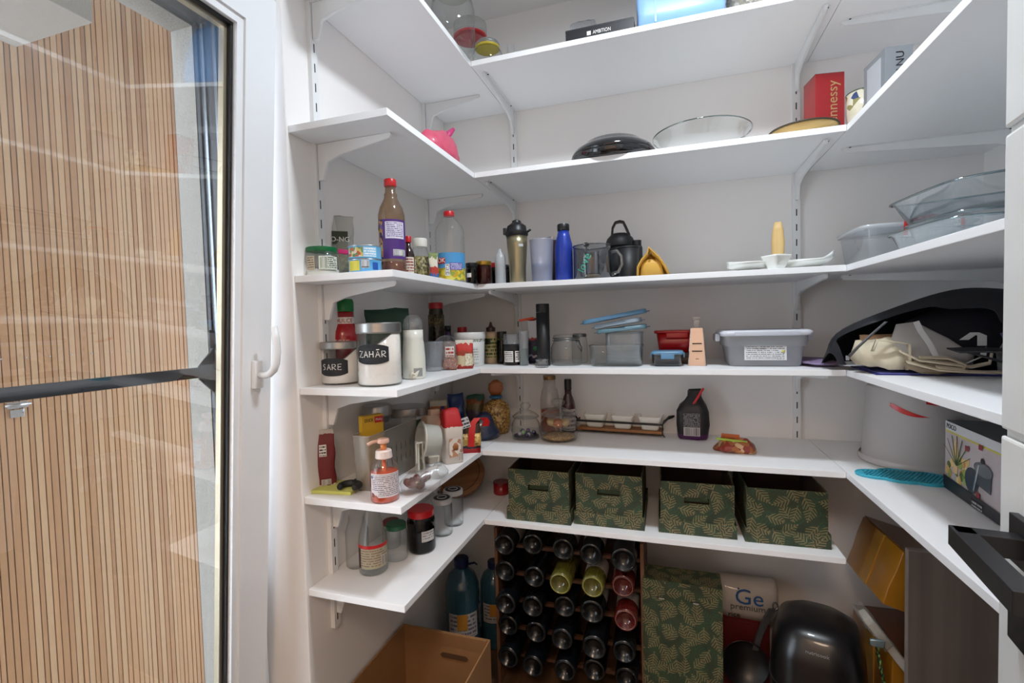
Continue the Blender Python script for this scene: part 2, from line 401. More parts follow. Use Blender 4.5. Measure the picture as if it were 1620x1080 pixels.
# left wall: shelved part, lintel over the balcony door, pier on the near side; plaster inside, stucco outside
struct('wall_left', join([bx(-.48, XL, YEND, YB, ZF, ZC, .004), bx(-.48, XL, -1.62, YEND, 1.745, ZC), bx(-.48, XL, -3.3, -1.62, ZF, ZC)]), WALLM)
struct('wall_outside', join([bx(-.637, -.560, -.600, YB+1.4, ZF-2.8, ZC+.6), bx(-.560, -.482, YEND, YB+1.4, ZF-2.8, ZC+.6), bx(-.637, -.560, -1.60, -.600, 1.70, ZC+.6), bx(-.560, -.482, -1.60, YEND, 1.745, ZC+.6), bx(-.637, -.482, -1.60, -.600, ZF-2.8, ZF-.1), bx(-.637, -.482, -3.3, -1.60, ZF-2.8, ZC+.6)]), STUC)
struct('wall_front', join([bx(XL, .02, -1.80, -1.70, ZF, ZC), bx(.98, XR, -1.80, -1.70, ZF, ZC), bx(.02, .98, -1.80, -1.70, 1.66, ZC)]), WALLM)
struct('wall_corridor', bx(-.64, 1.66, -3.4, -3.3, ZF, ZC), WALLM)
# fixed frame of the balcony door
fr = struct('door_1', join([bx(-.53, -.445, -.606, -.563, ZF, 1.735), bx(-.52, -.445, -1.58, -1.535, ZF, 1.735), bx(-.53, -.445, -1.535, -.606, 1.695, 1.735), bx(-.53, -.445, -1.535, -.606, ZF, ZF+.04)]), ANTH)
link('white_trim', join([bx(-.4448, -.441, -.600, -.563, ZF, 1.74), bx(-.4448, -.441, -1.535, -.600, 1.705, 1.74)]), PVC, fr, smooth=False)
link('frame_streak', join([bx(-.520, -.512, -.610, -.6062, ZF, 1.69), bx(-.480, -.470, -.611, -.6062, ZF, 1.69)]), mat('8E949C', .2, .7), fr, smooth=False)  # pale strips stand in for reflected streaks on the dark frame
# tilted sash: hinge at the foot, top leaning into the room
SW, SHH = .905, 2.185
sash = thing('balcony_door_sash', 'white framed glass balcony door tilted inwards at its top', 'door', (-.432, -.612, ZF+.03)); sash.rotation_euler = (0, math.atan(.0757), 0)
def sb(y0, y1, z0, z1, x0=-.052, x1=0): return bx(x0, x1, -y1, -y0, z0, z1)
st = .088
link('sash_frame', join([sb(0, st, 0, SHH), sb(SW-st, SW, 0, SHH), sb(st, SW-st, 0, st), sb(st, SW-st, SHH-st, SHH)]), PVC, sash, smooth=False)
g0 = st+.018
link('glazing_bead', join([sb(st, g0, st, SHH-st, -.03, -.006), sb(SW-g0, SW-st, st, SHH-st, -.03, -.006), sb(g0, SW-g0, st, g0, -.03, -.006), sb(g0, SW-g0, SHH-g0, SHH-st, -.03, -.006)]), PVC, sash, smooth=False)
e1 = g0+.006
link('gasket', join([sb(g0, e1, g0, SHH-g0, -.040, -.018), sb(SW-e1, SW-g0, g0, SHH-g0, -.040, -.018), sb(e1, SW-e1, g0, e1, -.040, -.018), sb(e1, SW-e1, SHH-e1, SHH-g0, -.040, -.018)]), BLACK, sash, smooth=False)
PANE = glass('F1F6F5', 'C8D6D6', .0, .85, .075)
link('pane', sb(g0, SW-g0, g0, SHH-g0, -.0285, -.0265), PANE, sash, smooth=False)
link('pane', sb(g0, SW-g0, g0, SHH-g0, -.0465, -.0445), glass('F1F6F5', 'C8D6D6', .0, .6, .02), sash, smooth=False)
link('spacer_bar', join([sb(e1, e1+.009, e1, SHH-e1, -.0440, -.0290), sb(e1, SW-e1, SHH-e1-.009, SHH-e1, -.0440, -.0290)]), mat('B7A98F', .35, .6), sash, smooth=False)
link('outer_cladding', join([sb(0, g0, 0, SHH, -.060, -.0525), sb(SW-g0, SW, 0, SHH, -.060, -.0525), sb(g0, SW-g0, SHH-g0, SHH, -.060, -.0525), sb(g0, SW-g0, 0, g0, -.060, -.0525)]), ANTH, sash, smooth=False)
hy, hzv = -.047, 1.265
hd = link('door_handle', join([box(.012, .030, .070, .004, (.006, hy, hzv-.035))]), PVC, sash, smooth='auto')
lv = [(.012, hy, hzv), (.030, hy, hzv), (.042, hy, hzv+.004), (.052, hy+.002, hzv+.014), (.058, hy+.003, hzv+.030), (.061, hy+.003, hzv+.06), (.059, hy+.002, hzv+.09), (.054, hy, hzv+.122)]
link('lever', tube(lv, .0095, 12, taper=[.9, .9, .95, 1, 1, 1, .95, .8]), PVC, hd)
# insect screen outside the sash
scn = thing('insect_screen', 'anthracite insect screen frame with a cross bar outside the glass door', 'screen', (-.557, -.570, ZF))
link('screen_frame', join([bx(0, .012, -.030, 0, 0, 2.255, .002), bx(0, .012, -.90, -.87, 0, 2.255, .002), bx(0, .012, -.87, -.03, 2.225, 2.255, .002), bx(0, .012, -.87, -.03, 0, .03, .002)]), ANTH, scn, smooth=False)
link('cross_bar', bx(0, .012, -.87, -.03, 1.278, 1.306, .002), ANTH, scn, smooth=False)
for s in (1, -1):
    link('corner_gusset', prism([(0, 0), (.0, .052*s), (-.048, .004*s), (-.048, 0)][::s], 0, .006), ANTH, scn, smooth=False, loc=(.0135, -.030, 1.292+.012*s), rot=(PI/2, 0, PI/2))
link('grip', box(.008, .034, .05, .004, (.020, -.030, 1.355)), BLACK, scn, smooth='auto')
link('net', bx(.004, .005, -.87, -.03, .03, 2.225), glass('EDEDED', 'A0A0A0', .5, .0, .0, .05, '9A9A9A'), scn, smooth=False)
# ================================================================= OUTSIDE
FXX = -2.2
fence = thing('slatted_screen_wall', 'tall wall of narrow vertical wooden slats outside the glass door', 'fence', (FXX, 0, ZF-2.6))
link('backing_board', bx(-.06, -.035, -1.6, 1.7, 0, 6.4), mat('7A5C45', .8, var=.2), fence, smooth=False)
pal = [wood('AA7E58', 'C69C72', 'Z', .10), wood('AF845E', 'CCA37A', 'Z', .08), wood('A27650', 'BE946C', 'Z', .12), wood('B28C66', 'D0AC86', 'Z', .09)]
prot = {}
y = -.95; k = 0; ws = [.017, .024, .019, .027, .020, .023]
while y < 1.35:
    wd = ws[k % 6]; key = (k % 6, random.randrange(4))
    if key not in prot: prot[key] = bx(-.034, 0, 0, wd, 0, 6.4, .0015)
    o = link('slat', prot[key], None, fence, smooth=False)
    if not prot[key].materials: prot[key].materials.append(pal[key[1]])
    o.location = (random.uniform(-.002, .002), y, 0); y += wd+.0042; k += 1
for yy in [(-.26+.09*i) for i in range(11)]:
    link('screw', lathe([(.004, 0), (.004, .0015), (.002, .003)], 8), STEEL, fence, loc=(.0005, yy, 3.90), rot=(0, PI/2, 0))
lt = thing('bolt_latch', 'galvanised bolt latch screwed to the wooden slats', 'latch', (FXX+.003, -.215, .545))
link('plate', box(.003, .075, .030, .001, (.0015, 0, .005)), STEEL, lt, smooth=False)
link('bolt', tube([(.010, -.048, .022), (.010, .045, .022)], .006, 10), STEEL, lt)
link('hasp', box(.004, .05, .035, .001, (.006, -.005, -.035)), STEEL, lt, smooth=False)
link('staple', tube([(.004, .015, .005), (.014, .015, .0), (.014, .015, -.012), (.004, .015, -.016)], .003, 6), STEEL, lt)
tag(link('soffit_beam', bx(-1.96, -1.485, -3.2, -.255, 2.10, 2.75, .003), STUC, None, smooth=False), 'cream stucco beam crossing above the wooden slats outside', 'beam')
tag(link('roof_shade_slab', bx(-2.5, -.64, -1.15, 3.2, 2.76, 2.9), STUC, None, smooth=False), 'flat stucco roof over the balcony', 'roof')  # out of view, put in to darken the upper part of the slats
struct('floor_balcony', bx(-6.5, -.64, -6, 5, ZF-2.9, ZF-2.8), mat('A9A39A', .9, var=.1, scale=10))
# ================================================================= SHELVES
def shelf(z, x0, x1, y0, y1, label, grp):
    o = link('shelf_board', bx(0, x1-x0, 0, y1-y0, -T, 0, .0012), WHITE, None, smooth=False); o.location = (x0, y0, z)
    return tag(o, label, 'shelf', grp)
lev = ['topmost', 'second from top', 'third from top', 'fourth from top', 'fifth from top', 'lowest']
G = .0008
for i, k in enumerate('ABCDEF'):
    z = SH[k]
    shelf(z, XL+G, -G, -.555, YB-G, f'{lev[i]} white shelf board on the wall beside the glass door', 'shelf boards on the door-side wall')
    shelf(z, G, 1.13-G, 0, YB-G, f'{lev[i]} white shelf board across the back wall', 'shelf boards on the back wall')
    if k != 'F': shelf(z, 1.13+G, XR-G, -1.02, YB-G, f'{lev[i]} white shelf board on the wall opposite the glass door', 'shelf boards on the wall opposite the glass door')
STDM = mat('E8EAEB', .35, var=.01); SLOT = mat('2A2A2C', .7)
def standard(x, y, rz, z0, z1, label, grp):
    """slotted wall upright; local -Y points off the wall"""
    o = thing('shelf_upright', label, 'upright', (x, y, z0), rz, grp); h = z1-z0
    link('channel', join([bx(-.0125, .0125, -.004, 0, 0, h), bx(-.0125, -.0105, -.013, -.004, 0, h), bx(.0105, .0125, -.013, -.004, 0, h), bx(-.0105, .0105, -.013, -.011, 0, h)]), STDM, o, smooth=False)
    ss = []; zz = .02; n = 0
    while zz < h-.03:
        ss.append(bx(-.0019, .0019, -.0134, -.0129, zz, zz+.024)); zz += .054; n += 1
    sl = link('slots', join(ss), SLOT, o, smooth=False); sl['kind'] = 'stuff'
    return o
def bracket(x, y, rz, z, L, label, grp, hh=.10):
    o = thing('shelf_bracket', label, 'bracket', (x, y, z), rz, grp)
    prof = [(0, 0), (L, 0), (L+.002, -.006), (L-.004, -.014), (.075, -.038), (.032, -.052), (.016, -hh), (0, -hh)]
    me = prism([(-a, b) for a, b in prof][::-1], -.005, .005, .001)
    link('bracket_arm', me, STDM, o, smooth=False, rot=(PI/2, 0, PI/2))   # profile (a,b) -> off the wall, up
    scs = [lathe([(.0035, 0), (.0035, .0012), (.0018, .002)], 8) for _ in range(2)]
    link('screw', scs[0], SLOT, o, loc=(.0095, -.05, -.0008), rot=(PI, 0, 0)); link('screw', scs[1], SLOT, o, loc=(.0095, -L+.02, -.0008), rot=(PI, 0, 0))
    link('flange', bx(.004, .014, -L+.01, -.01, -.0012, 0), STDM, o, smooth=False)
    return o
OFF = .0140
for (yy, z0, nm) in ((-.457, .01, 'nearest the glass door'), (.205, -.02, 'in the corner of the door-side wall')):
    standard(XL, yy, PI/2, z0, 2.06, f'white slotted shelf upright {nm}', 'slotted uprights')
for (xx, nm) in ((.028, 'on the back wall near the jars corner'), (1.093, 'on the back wall at the far end from the glass door')):
    standard(xx, YB, 0, -.02, 2.06, f'white slotted shelf upright {nm}', 'slotted uprights')
for (yy, nm) in ((.165, 'beside the back wall corner opposite the glass door'), (-.62, 'behind the open panelled door')):
    standard(XR, yy, -PI/2, -.02, 2.06, f'white slotted shelf upright {nm}', 'slotted uprights')
for i, k in enumerate('ABCDEF'):
    z = SH[k]-T-.0004
    for (yy, nm) in ((-.457, 'nearest the glass door'), (.205, 'in the corner')):
        bracket(XL+OFF, yy, PI/2, z, .235, f'white bracket under {lev[i]} door-side shelf, {nm}', 'shelf brackets')
    for (xx, nm) in ((.028, 'jars corner end'), (1.093, 'end away from the glass door')):
        bracket(xx, YB-OFF, 0, z, .34, f'white bracket under the {lev[i]} back shelf, {nm}', 'shelf brackets')
    if k != 'F':
        for (yy, nm) in ((.165, 'corner end'), (-.62, 'end by the open door')):
            bracket(XR-OFF, yy, -PI/2, z, .46, f'white bracket under the {lev[i]} far-side shelf, {nm}', 'shelf brackets', .09)
# ================================================================= PANTRY DOOR (open, panelled)
dl = thing('pantry_door', 'open white panelled interior door beside the black lever', 'door', (1.010, -.898, ZF+.008)); dl.rotation_euler = (0, 0, math.atan2(.139, .99)*-1)
DM = mat('E9EEEE', .3, coat=.1, var=.01)
link('door_core', bx(.006, .038, -.79, 0, 0, 2.15), DM, dl, smooth=False)
for (a, b) in ((.0, 1.250), (1.258, 1.592), (1.600, 2.15)):
    link('panel', bx(0, .0059, -.79, 0, a, b, .0035), DM, dl, smooth=False)
hnd = link('door_handle', box(.008, .052, .052, .001, (-.004, -.070, 1.122)), BLACK, dl, smooth=False)
link('lever', join([bx(-.062, -.008, -.080, -.060, 1.135, 1.157, .001), bx(-.064, -.044, -.205, -.060, 1.135, 1.157, .001)]), BLACK, hnd, smooth=False)
link('keyhole_rose', box(.008, .052, .052, .001, (-.004, -.070, 1.035)), BLACK, dl, smooth=False)
lampo = thing('ceiling_lamp', 'round flat white ceiling lamp', 'lamp', (.72, -.62, ZC))
link('housing', lathe([(.12, -.030), (.125, -.02), (.125, 0)], 32), WHITE, lampo)
# ================================================================= GENERIC BUILDERS
def jar(t, r, h, lidm, g=None, lidh=.16, neck=.82, lr=None, fill=None, fillh=.7, shoulder=.80, seg=32, lidname='lid', flute=0, fillr=.93, base=.94):
    """glass jar with screw lid; fractions of its height"""
    g = g or GL; b = h*(1-lidh); lr = (lr or neck+.04)*r
    me = lathe([(r*base*.9, 0), (r*base, h*.012), (r*.99, h*.06), (r, h*.3), (r, b*shoulder), (r*(neck+.06), b*.95), (r*neck, b), (r*neck, h*.99)], seg, flute=flute)
    link('glass_body', me, g, t)
    if fill:
        f = fillh*b
        link('contents', lathe([(r*fillr*.92, h*.02), (r*fillr, h*.06), (r*fillr, f), (r*fillr*.5, f+.002)], 24), fill, t)
    if lidm:
        link(lidname, lathe([(lr, b+h*.005), (lr*1.02, b+h*.02), (lr*1.02, h-h*.02), (lr*.95, h)], seg), lidm, t, smooth='auto')
def label_on(t, r, a0, a1, z0, z1, m, name='printed_label'):
    return link(name, patch(r, a0, a1, z0, z1), m, t)
def strokes(t, lines, sc, r, x0, z0, m, th=.0013):
    """hand drawn chalk letters as raised strokes wrapped on a jar"""
    ms = []
    for ln in lines:
        pts = []
        for (x, z) in ln:
            a = -PI/2+(x0+x*sc)/r; pts.append((r*math.cos(a), r*math.sin(a), z0+z*sc))
        ms.append(tube(pts, th, 5))
    return link('chalk_lettering', join(ms), m, t, smooth=False)
LET = {'Z': [[(0, 1), (.7, 1), (0, 0), (.75, .02)]], 'A': [[(0, 0), (.35, 1), (.7, 0)], [(.15, .38), (.58, .38)]], 'H': [[(0, 0), (.02, 1)], [(.62, 0), (.6, 1)], [(0, .5), (.62, .52)]],
       'R': [[(0, 0), (0, 1), (.5, .95), (.6, .72), (.45, .52), (.02, .48), (.65, 0)]], 'S': [[(.6, .95), (.2, .98), (.02, .72), (.5, .42), (.5, .12), (.05, 0)]], 'E': [[(.6, 1), (.02, .98), (0, .02), (.6, 0)], [(0, .5), (.5, .52)]],
       '-': [[(.1, 1.22), (.6, 1.25)]]}
def word(w):
    out = []; x = 0
    for ch in w:
        if ch == '-':
            out += [[(a+x-1.0, b) for a, b in l] for l in LET['-']]; continue
        out += [[(a+x, b) for a, b in l] for l in LET[ch]]; x += 1.0
    return out, x-.3
def pouch(wd, dp, h, m, t=None, name='pouch', e=.55, topw=1.0, topd=.06, seed=1, jit=.004, lean=0, n=12, bulge=.2, base=.9, seg=36):
    secs = []
    for i in range(n+1):
        f = i/n; k = 1-f**3
        hd = dp/2*((base+(1-base)*min(1, f*5))*(1+bulge*math.sin(PI*f))*(k*(1-topd)+topd))
        hw = wd/2*((base+(1-base)*min(1, f*6))*(1-f)+topw*f)*(1 if f < .97 else .99)
        secs.append((h*f, hw, max(hd, .0015), e, (0, lean*f*f)))
    me = loft(secs, seg, jit=jit, seed=seed)
    for v in me.vertices:
        if v.co.z < jit: v.co.z = max(v.co.z, 0)
    zm = min(v.co.z for v in me.vertices)
    for v in me.vertices: v.co.z -= zm
    return link(name, me, m, t)
RED = mat('C3141C', .35, coat=.2); DGREEN = mat('0E6B3C', .4); GOLD = mat('B9933E', .3, .9); WCAP = mat('DDDAD0', .4)
PAPER = mat('EDEBE6', .7)
# ================================================================= THIRD SHELF, DOOR SIDE (level C)
t, r, h = T_('yogurt_jar', 'wide glass jar with a green lid and white contents at the shelf end', 'jar', 485, 537, 388, 'C', y=-.475)
jar(t, r, h, DGREEN, lidh=.17, neck=.86, fill=mat('E9E9DF', .6), fillh=.30, shoulder=.86)
label_on(t, r*1.004, -.2, .95, h*.22, h*.66, fineprint('DFE3D3', '3A4A38', 7, .5, 5, .05, (.05, .45, .1, .9))); label_on(t, r*1.004, -1.0, -.45, h*.2, h*.66, fineprint('CDBFA8', '6B5A48', 6))
t, r, h = T_('dark_jar', 'dark jar with a red lid behind the yogurt jar', 'jar', 513, 556, 345, 'C', y=-.29)
jar(t, r, h, RED, glass('5A5A50', '1C1D1A'), lidh=.2, neck=.88, fill=mat('1E1B18', .4), fillh=.95)
t, r, h = T_('herb_packet', 'small clear packet of dried herbs closed by a pink clip', 'packet', 519, 562, 338, 'C', y=-.375)
pouch(r*1.7, r*.7, h, glass('D9DED4', '8A8F86', .1, .5, .06, .30, 'A8AFA0'), t, 'bag', topw=1.15, seed=3, jit=.006)
link('contents', loft([(0, r*.6, r*.22, .6), (h*.25, r*.62, r*.28, .6), (h*.52, r*.60, r*.2, .6)], 20, jit=.004, seed=2), mottled(['2D3A1E', '4C5A2C', '1D2414', '6B6B3A'], 220), t, rot=(0, .12, 0))
link('label_patch', quad(r*1.1, h*.26, (0, -r*.36, h*.62)), mat('23351F', .5), t, smooth=False)
write(t, 'O-NG', r*.5, PAPER, h*.62, -r*.365-.0004)
link('clip', bx(-r*1.25, r*1.15, -r*.45, r*.3, h*.40, h*.47, .003), mat('D9277A', .35), t, smooth='auto', rot=(0, .10, 0))
t, r, h = T_('fish_can', 'upper blue fish can of the stacked pair beside the purple-label bottle', 'can', 553, 604, 386, 'C', y=-.50)
z0 = h/2
def can(t, r, h, m):
    link('can_body', lathe([(r*.96, 0), (r, .0015), (r, .003), (r*.975, .005), (r*.975, h-.005), (r, h-.003), (r, h-.001), (r*.95, h-.001), (r*.94, h-.003)], 36), m, t, smooth='auto')
    link('rim', lathe([(r*1.005, h-.0025), (r*1.01, h-.0015), (r*1.005, h), (r*.96, h)], 36, capb=False, capt=False), STEEL, t)
can(t, r, h/2-.0008, mat('5FA6CF', .3, coat=.4)); t.location.z += h/2
label_on(t, r*.985, -1.2, -.1, h*.06, h*.40, mottled(['5F8F5A', 'C9B26A', 'D9CBB0', 'B8543A'], 140)); label_on(t, r*.986, -.1, .75, h*.05, h*.42, fineprint('8FC6E6', 'F4F4F4', 4, .5, 5)) 
xy = t.location.copy(); xy.z = SH['C']+EPS
t = thing('fish_can', 'lower blue and yellow fish can of the stacked pair beside the purple-label bottle', 'can', xy, face(xy.x, xy.y)); can(t, r, h/2-.0008, mat('56A5D8', .3, coat=.4))
label_on(t, r*.985, -1.2, -.35, h*.05, h*.42, mat('D7CE3C', .4)); label_on(t, r*.986, -.25, .25, h*.15, h*.44, fineprint('E9EEF2', '1B1B1B', 1, .95, 20, .02, (.05, .95, .2, .95))); label_on(t, r*.986, .45, .85, h*.1, h*.36, mat('1E4FA0', .4)); 
t, r, h = T_('syrup_bottle', 'tall bottle with a red cap, purple label and a little red drink', 'bottle', 602, 643, 278, 'C', y=-.39)
bl = [(r*.9, 0), (r, h*.02), (r, h*.18), (r*.95, h*.19), (r*.95, h*.55), (r, h*.56), (r*1.0, h*.63), (r*.85, h*.71), (r*.55, h*.79), (r*.48, h*.82), (r*.50, h*.845), (r*.42, h*.86), (r*.38, h*.92), (r*.38, h*.97)]
link('glass_body', lathe(bl, 36), glass('D8C2A8', '9A8472', .03, .7, .05, .16, 'B49C86'), t)
link('contents', lathe([(r*.86, h*.015), (r*.94, h*.03), (r*.94, h*.145), (r*.8, h*.146)], 24), mat('7C1D12', .2, coat=.6), t)
link('cap', lathe([(r*.44, h*.925), (r*.46, h*.93), (r*.46, h*.99), (r*.42, h)], 28), RED, t, smooth='auto')
label_on(t, r*1.005, -.75, 1.5, h*.17, h*.57, mat('4E2A78', .45), 'purple_label')
label_on(t, r*1.005, -1.6, -.75, h*.17, h*.57, mottled(['B98A50', '6C5A8A', 'C8B070', '3A2A50'], 90), 'fruit_print')
label_on(t, r*1.02, -.5, 1.0, h*.375, h*.545, fineprint('DDD8E6', '6B5A8C', 9, .5, 8)); label_on(t, r*1.02, .05, 1.1, h*.20, h*.265, fineprint('EDEDED', '222222', 1, .95, 20, .02, (.03, .97, .1, .9)))
t, r, h = T_('sauce_bottle', 'small dark sauce bottle with a red cap behind the purple-label bottle', 'bottle', 638, 657, 372, 'C', y=-.30)
link('glass_body', lathe([(r*.95, 0), (r, .003), (r, h*.55), (r*.8, h*.66), (r*.42, h*.76), (r*.4, h*.95)], 28), mat('2A0F12', .15, coat=.6), t)
link('cap', lathe([(r*.55, h*.86), (r*.55, h*.99), (r*.5, h)], 20), RED, t, smooth='auto'); label_on(t, r*1.01, -1, 1, h*.1, h*.5, fineprint('D8D0C0', '8C2A22', 6, .5, 4))
t, r, h = T_('herb_jar', 'jar of dried herbs with a cream metal lid beside the oil bottle', 'jar', 651, 681, 375, 'C', y=-.20)
jar(t, r, h, WCAP, lidh=.2, neck=.72, fill=mottled(['8C8350', '5F5A30', 'A79A66', '473F22'], 160), fillh=.72, shoulder=.72)
label_on(t, r*1.01, -1.5, -.45, h*.08, h*.5, fineprint('D9C9A0', '4A3A20', 5))
t, r, h = T_('soup_packet', 'small paper packet with a red and blue print beside the oil bottle', 'packet', 680, 694, 398, 'C', y=-.205)
pouch(r*2, r*.9, h, bands([(0, '2F5E9E'), (.25, 'B23A2C'), (.5, 'DAD3BE'), (.8, '7A8B4E')], noisy=.3), t, 'paper', seed=5)
t, r, h = T_('oil_bottle', 'nearly empty clear plastic oil bottle with a red cap and sunflower label', 'bottle', 690, 737, 329, 'C', y=-.11)
ob = [(r*.88, 0), (r*.97, h*.03), (r*.97, h*.40), (r, h*.42)]
for i in range(5): ob += [(r, h*(.43+i*.05)), (r*.955, h*(.455+i*.05))]
ob += [(r*.98, h*.70), (r*.90, h*.77), (r*.62, h*.855), (r*.34, h*.905), (r*.30, h*.93), (r*.30, h*.96)]
PL = glass('EEF2F0', '9AA5A5', .05, .6, .05, .05, 'D0D6D6')
link('plastic_body', lathe(ob, 36), PL, t)
link('cap', lathe([(r*.33, h*.93), (r*.35, h*.935), (r*.35, h*.985), (r*.31, h)], 24), RED, t, smooth='auto')
label_on(t, r*.985, -1.5, 1.5, h*.02, h*.19, mottled(['E2C93A', 'D8D060', '8FA040', 'C9A41E'], 90), 'sunflower_print')
label_on(t, r*.985, -1.5, 1.5, h*.19, h*.40, mat('4F9BD2', .4), 'label_sky'); label_on(t, r*1.0, -.05, .9, h*.16, h*.26, fineprint('5446A0', 'DDDDEE', 5, .5, 6))
label_on(t, r*1.0, -1.15, -.35, h*.25, h*.33, RED, 'emblem'); write(t, 'LOK', r*.42, PAPER, h*.29, r=r*1.012, x=-r*.75)
label_on(t, r*1.0, -.35, -.05, h*.08, h*.24, fineprint('EFEFEF', '202020', 8, .5, 1, .05))
t, r, h = T_('preserve_jar', 'low black jar with a white sticker beside the oil bottle', 'jar', 737, 757, 415, 'C', y=-.02)
jar(t, r, h, BLACK, glass('3A3434', '161414'), fill=mat('140E10', .3), fillh=.95, lidh=.2, neck=.9); label_on(t, r*1.01, -.9, -.1, h*.3, h*.5, PAPER)
t, r, h = T_('preserve_jar', 'jar of dark red preserve with a gold lid at the shelf corner', 'jar', 753, 779, 412, 'C', y=.02)
jar(t, r, h, GOLD, glass('B08070', '4A1A14'), fill=mat('5A120E', .25, coat=.5), fillh=.97, lidh=.18, neck=.9)
t, r, h = T_('preserve_jar', 'dark jar with a bright red lid half hidden behind the frosted bottle', 'jar', 774, 794, 415, 'C', y=.13)
jar(t, r, h, RED, glass('5A3434', '261010'), fill=mat('26090B', .3), fillh=.97, lidh=.2, neck=.9)
FROST = glass('E4E8EC', 'B8C0C8', .35, .35, .04, .55, 'D3D9DF')
t, r, h = T_('sauce_bottle', 'frosted white squeeze bottle beside the steel travel mug', 'bottle', 784, 801, 392, 'C', y=.05)
link('plastic_body', lathe([(r*.92, 0), (r, .004), (r, h*.72), (r*.86, h*.82), (r*.45, h*.88), (r*.4, h*.94), (r*.15, h)], 28), FROST, t)
t, r, h = T_('jar', 'short dark jar hidden behind the steel travel mug', 'jar', 796, 812, 418, 'C', y=.19)
jar(t, r, h, BLACK, glass('4A4A4A', '181818'), fill=mat('16181C', .3), fillh=.95)
# ================================================================= FOURTH SHELF, DOOR SIDE (level D)
SALT = mat('F1EFEA', .8, bump=.3, scale=300); BRUSH = mat('B4B3B1', .32, 1, var=.06, scale=4)
def canister(t, r, h, fill, fh, tilt, txt, small):
    link('glass_body', lathe([(r*.93, 0), (r, .004), (r, h*.86)], 40), glass('EEF3F2', '8F9A9A', .01, .7, .05), t)
    link('glass_foot', lathe([(r*.9, .0008), (r*.965, .003), (r*.95, .006)], 32), glass('CBD6D2', '7F8C88'), t)
    me = lathe([(r*.90, .004), (r*.96, .007), (r*.96, fh*h), (r*.6, fh*h), (.0005, fh*h)], 36)
    for v in me.vertices:
        if v.co.z > h*.1: v.co.z += v.co.x*tilt+.004*noise.noise(v.co*40)
    link('contents', me, fill, t)
    link('steel_lid', lathe([(r*1.0, h*.845), (r*1.03, h*.85), (r*1.03, h*.985), (r*.99, h)], 40), BRUSH, t, smooth='auto')
    link('lid_seal', lathe([(r*1.005, h*.83), (r*1.005, h*.846)], 32), mat('8E9290', .5), t)
t, r, h = T_('salt_canister', 'short glass canister of salt with steel lid and chalk sticker', 'canister', 511, 570, 539, 'D', py=609)
canister(t, r, h, SALT, .50, .9, 'S', 1)
BLK = mat('1E2127', .6)
link('chalk_sticker', bulged(r*1.008, -1.25, .35, h*.22, h*.62), BLK, t)
ls, wd = word('SARE'); strokes(t, ls, h*.13, r*1.012, -r*1.02, h*.36, PAPER, .0010)
t, r, h = T_('sugar_canister', 'tall glass canister of sugar with steel lid and chalk sticker', 'canister', 568, 636, 510, 'D', py=612)
canister(t, r, h, mat('EDE9E2', .8, bump=.3, scale=300), .66, .75, 'Z', 1)
link('chalk_sticker', bulged(r*1.008, -1.12, .42, h*.36, h*.66), BLK, t)
ls, wd = word('ZAHA-R'); strokes(t, ls, h*.095, r*1.013, -r*.98, h*.465, PAPER, .0011)
t, r, h = T_('ketchup_bottle', 'red squeeze ketchup bottle with a green cap behind the salt canister', 'bottle', 524, 571, 472, 'D', y=-.355)
KR = mat('A80F16', .25, coat=.5)
link('bottle_body', lathe([(r*.9, 0), (r, .004), (r*1.0, h*.36), (r*1.0, h*.53), (r*.93, h*.60), (r*.74, h*.67), (r*.66, h*.70), (r*.66, h*.84)], 36), KR, t)
label_on(t, r*.675, -1.6, 1.6, h*.685, h*.775, PAPER, 'neck_label'); write(t, 'DULCE', r*.40, KR, h*.73, r=r*.69)
link('cap', lathe([(r*.66, h*.845), (r*.68, h*.86), (r*.68, h*.96), (r*.60, h)], 32), mat('177A3C', .4), t, smooth='auto')
write(t, 'TOMI', r*.42, PAPER, h*.47, r=r*1.0, x=-r*.2)
t, r, h = T_('coffee_pouch', 'upright dark green stand-up pouch behind the sugar canister', 'pouch', 582, 650, 487, 'D', y=-.255)
pouch(r*1.95, r*.75, h, mat('1D4234', .45, var=.15, scale=12), t, 'foil_body', seed=8, jit=.006, topw=1.03, topd=.03)
write(t, 'GOLD', r*.22, mat('B8C4BC', .5), h*.73, -r*.42, x=-r*.1)
t, r, h = T_('cream_bottle', 'cream bottle with a clear domed cap and small bow sticker', 'bottle', 638, 674, 497, 'D', py=600)
CRM = mat('DFE0D6', .35, coat=.2)
link('bottle_body', lathe([(r*.9, 0), (r, .004), (r, h*.30), (r*.93, h*.5), (r*.86, h*.62), (r*.86, h*.76)], 36), CRM, t)
link('clear_dome', lathe([(r*.87, h*.765), (r*.87, h*.84), (r*.78, h*.92), (r*.5, h*.98), (r*.1, h)], 32), glass('E9EEF0', '8E979C', .02, .8, .10, .12, 'D5DADC'), t)
label_on(t, r*1.01, -.05, .75, h*.04, h*.17, mat('8E918F', .4), 'oval_sticker')
link('bow', tube([(-r*.35, -r*1.0, h*.04), (-r*.15, -r*1.06, h*.10), (r*.05, -r*1.04, h*.07), (r*.30, -r*1.0, h*.13), (r*.1, -r*1.05, h*.05), (-r*.2, -r*1.04, h*.03)], r*.14, 8), mat('DAD6C8', .6), t)
CUP = glass('E2E6EA', '9AA4AC', .06, .6, .06, .28, 'C6CDD4')
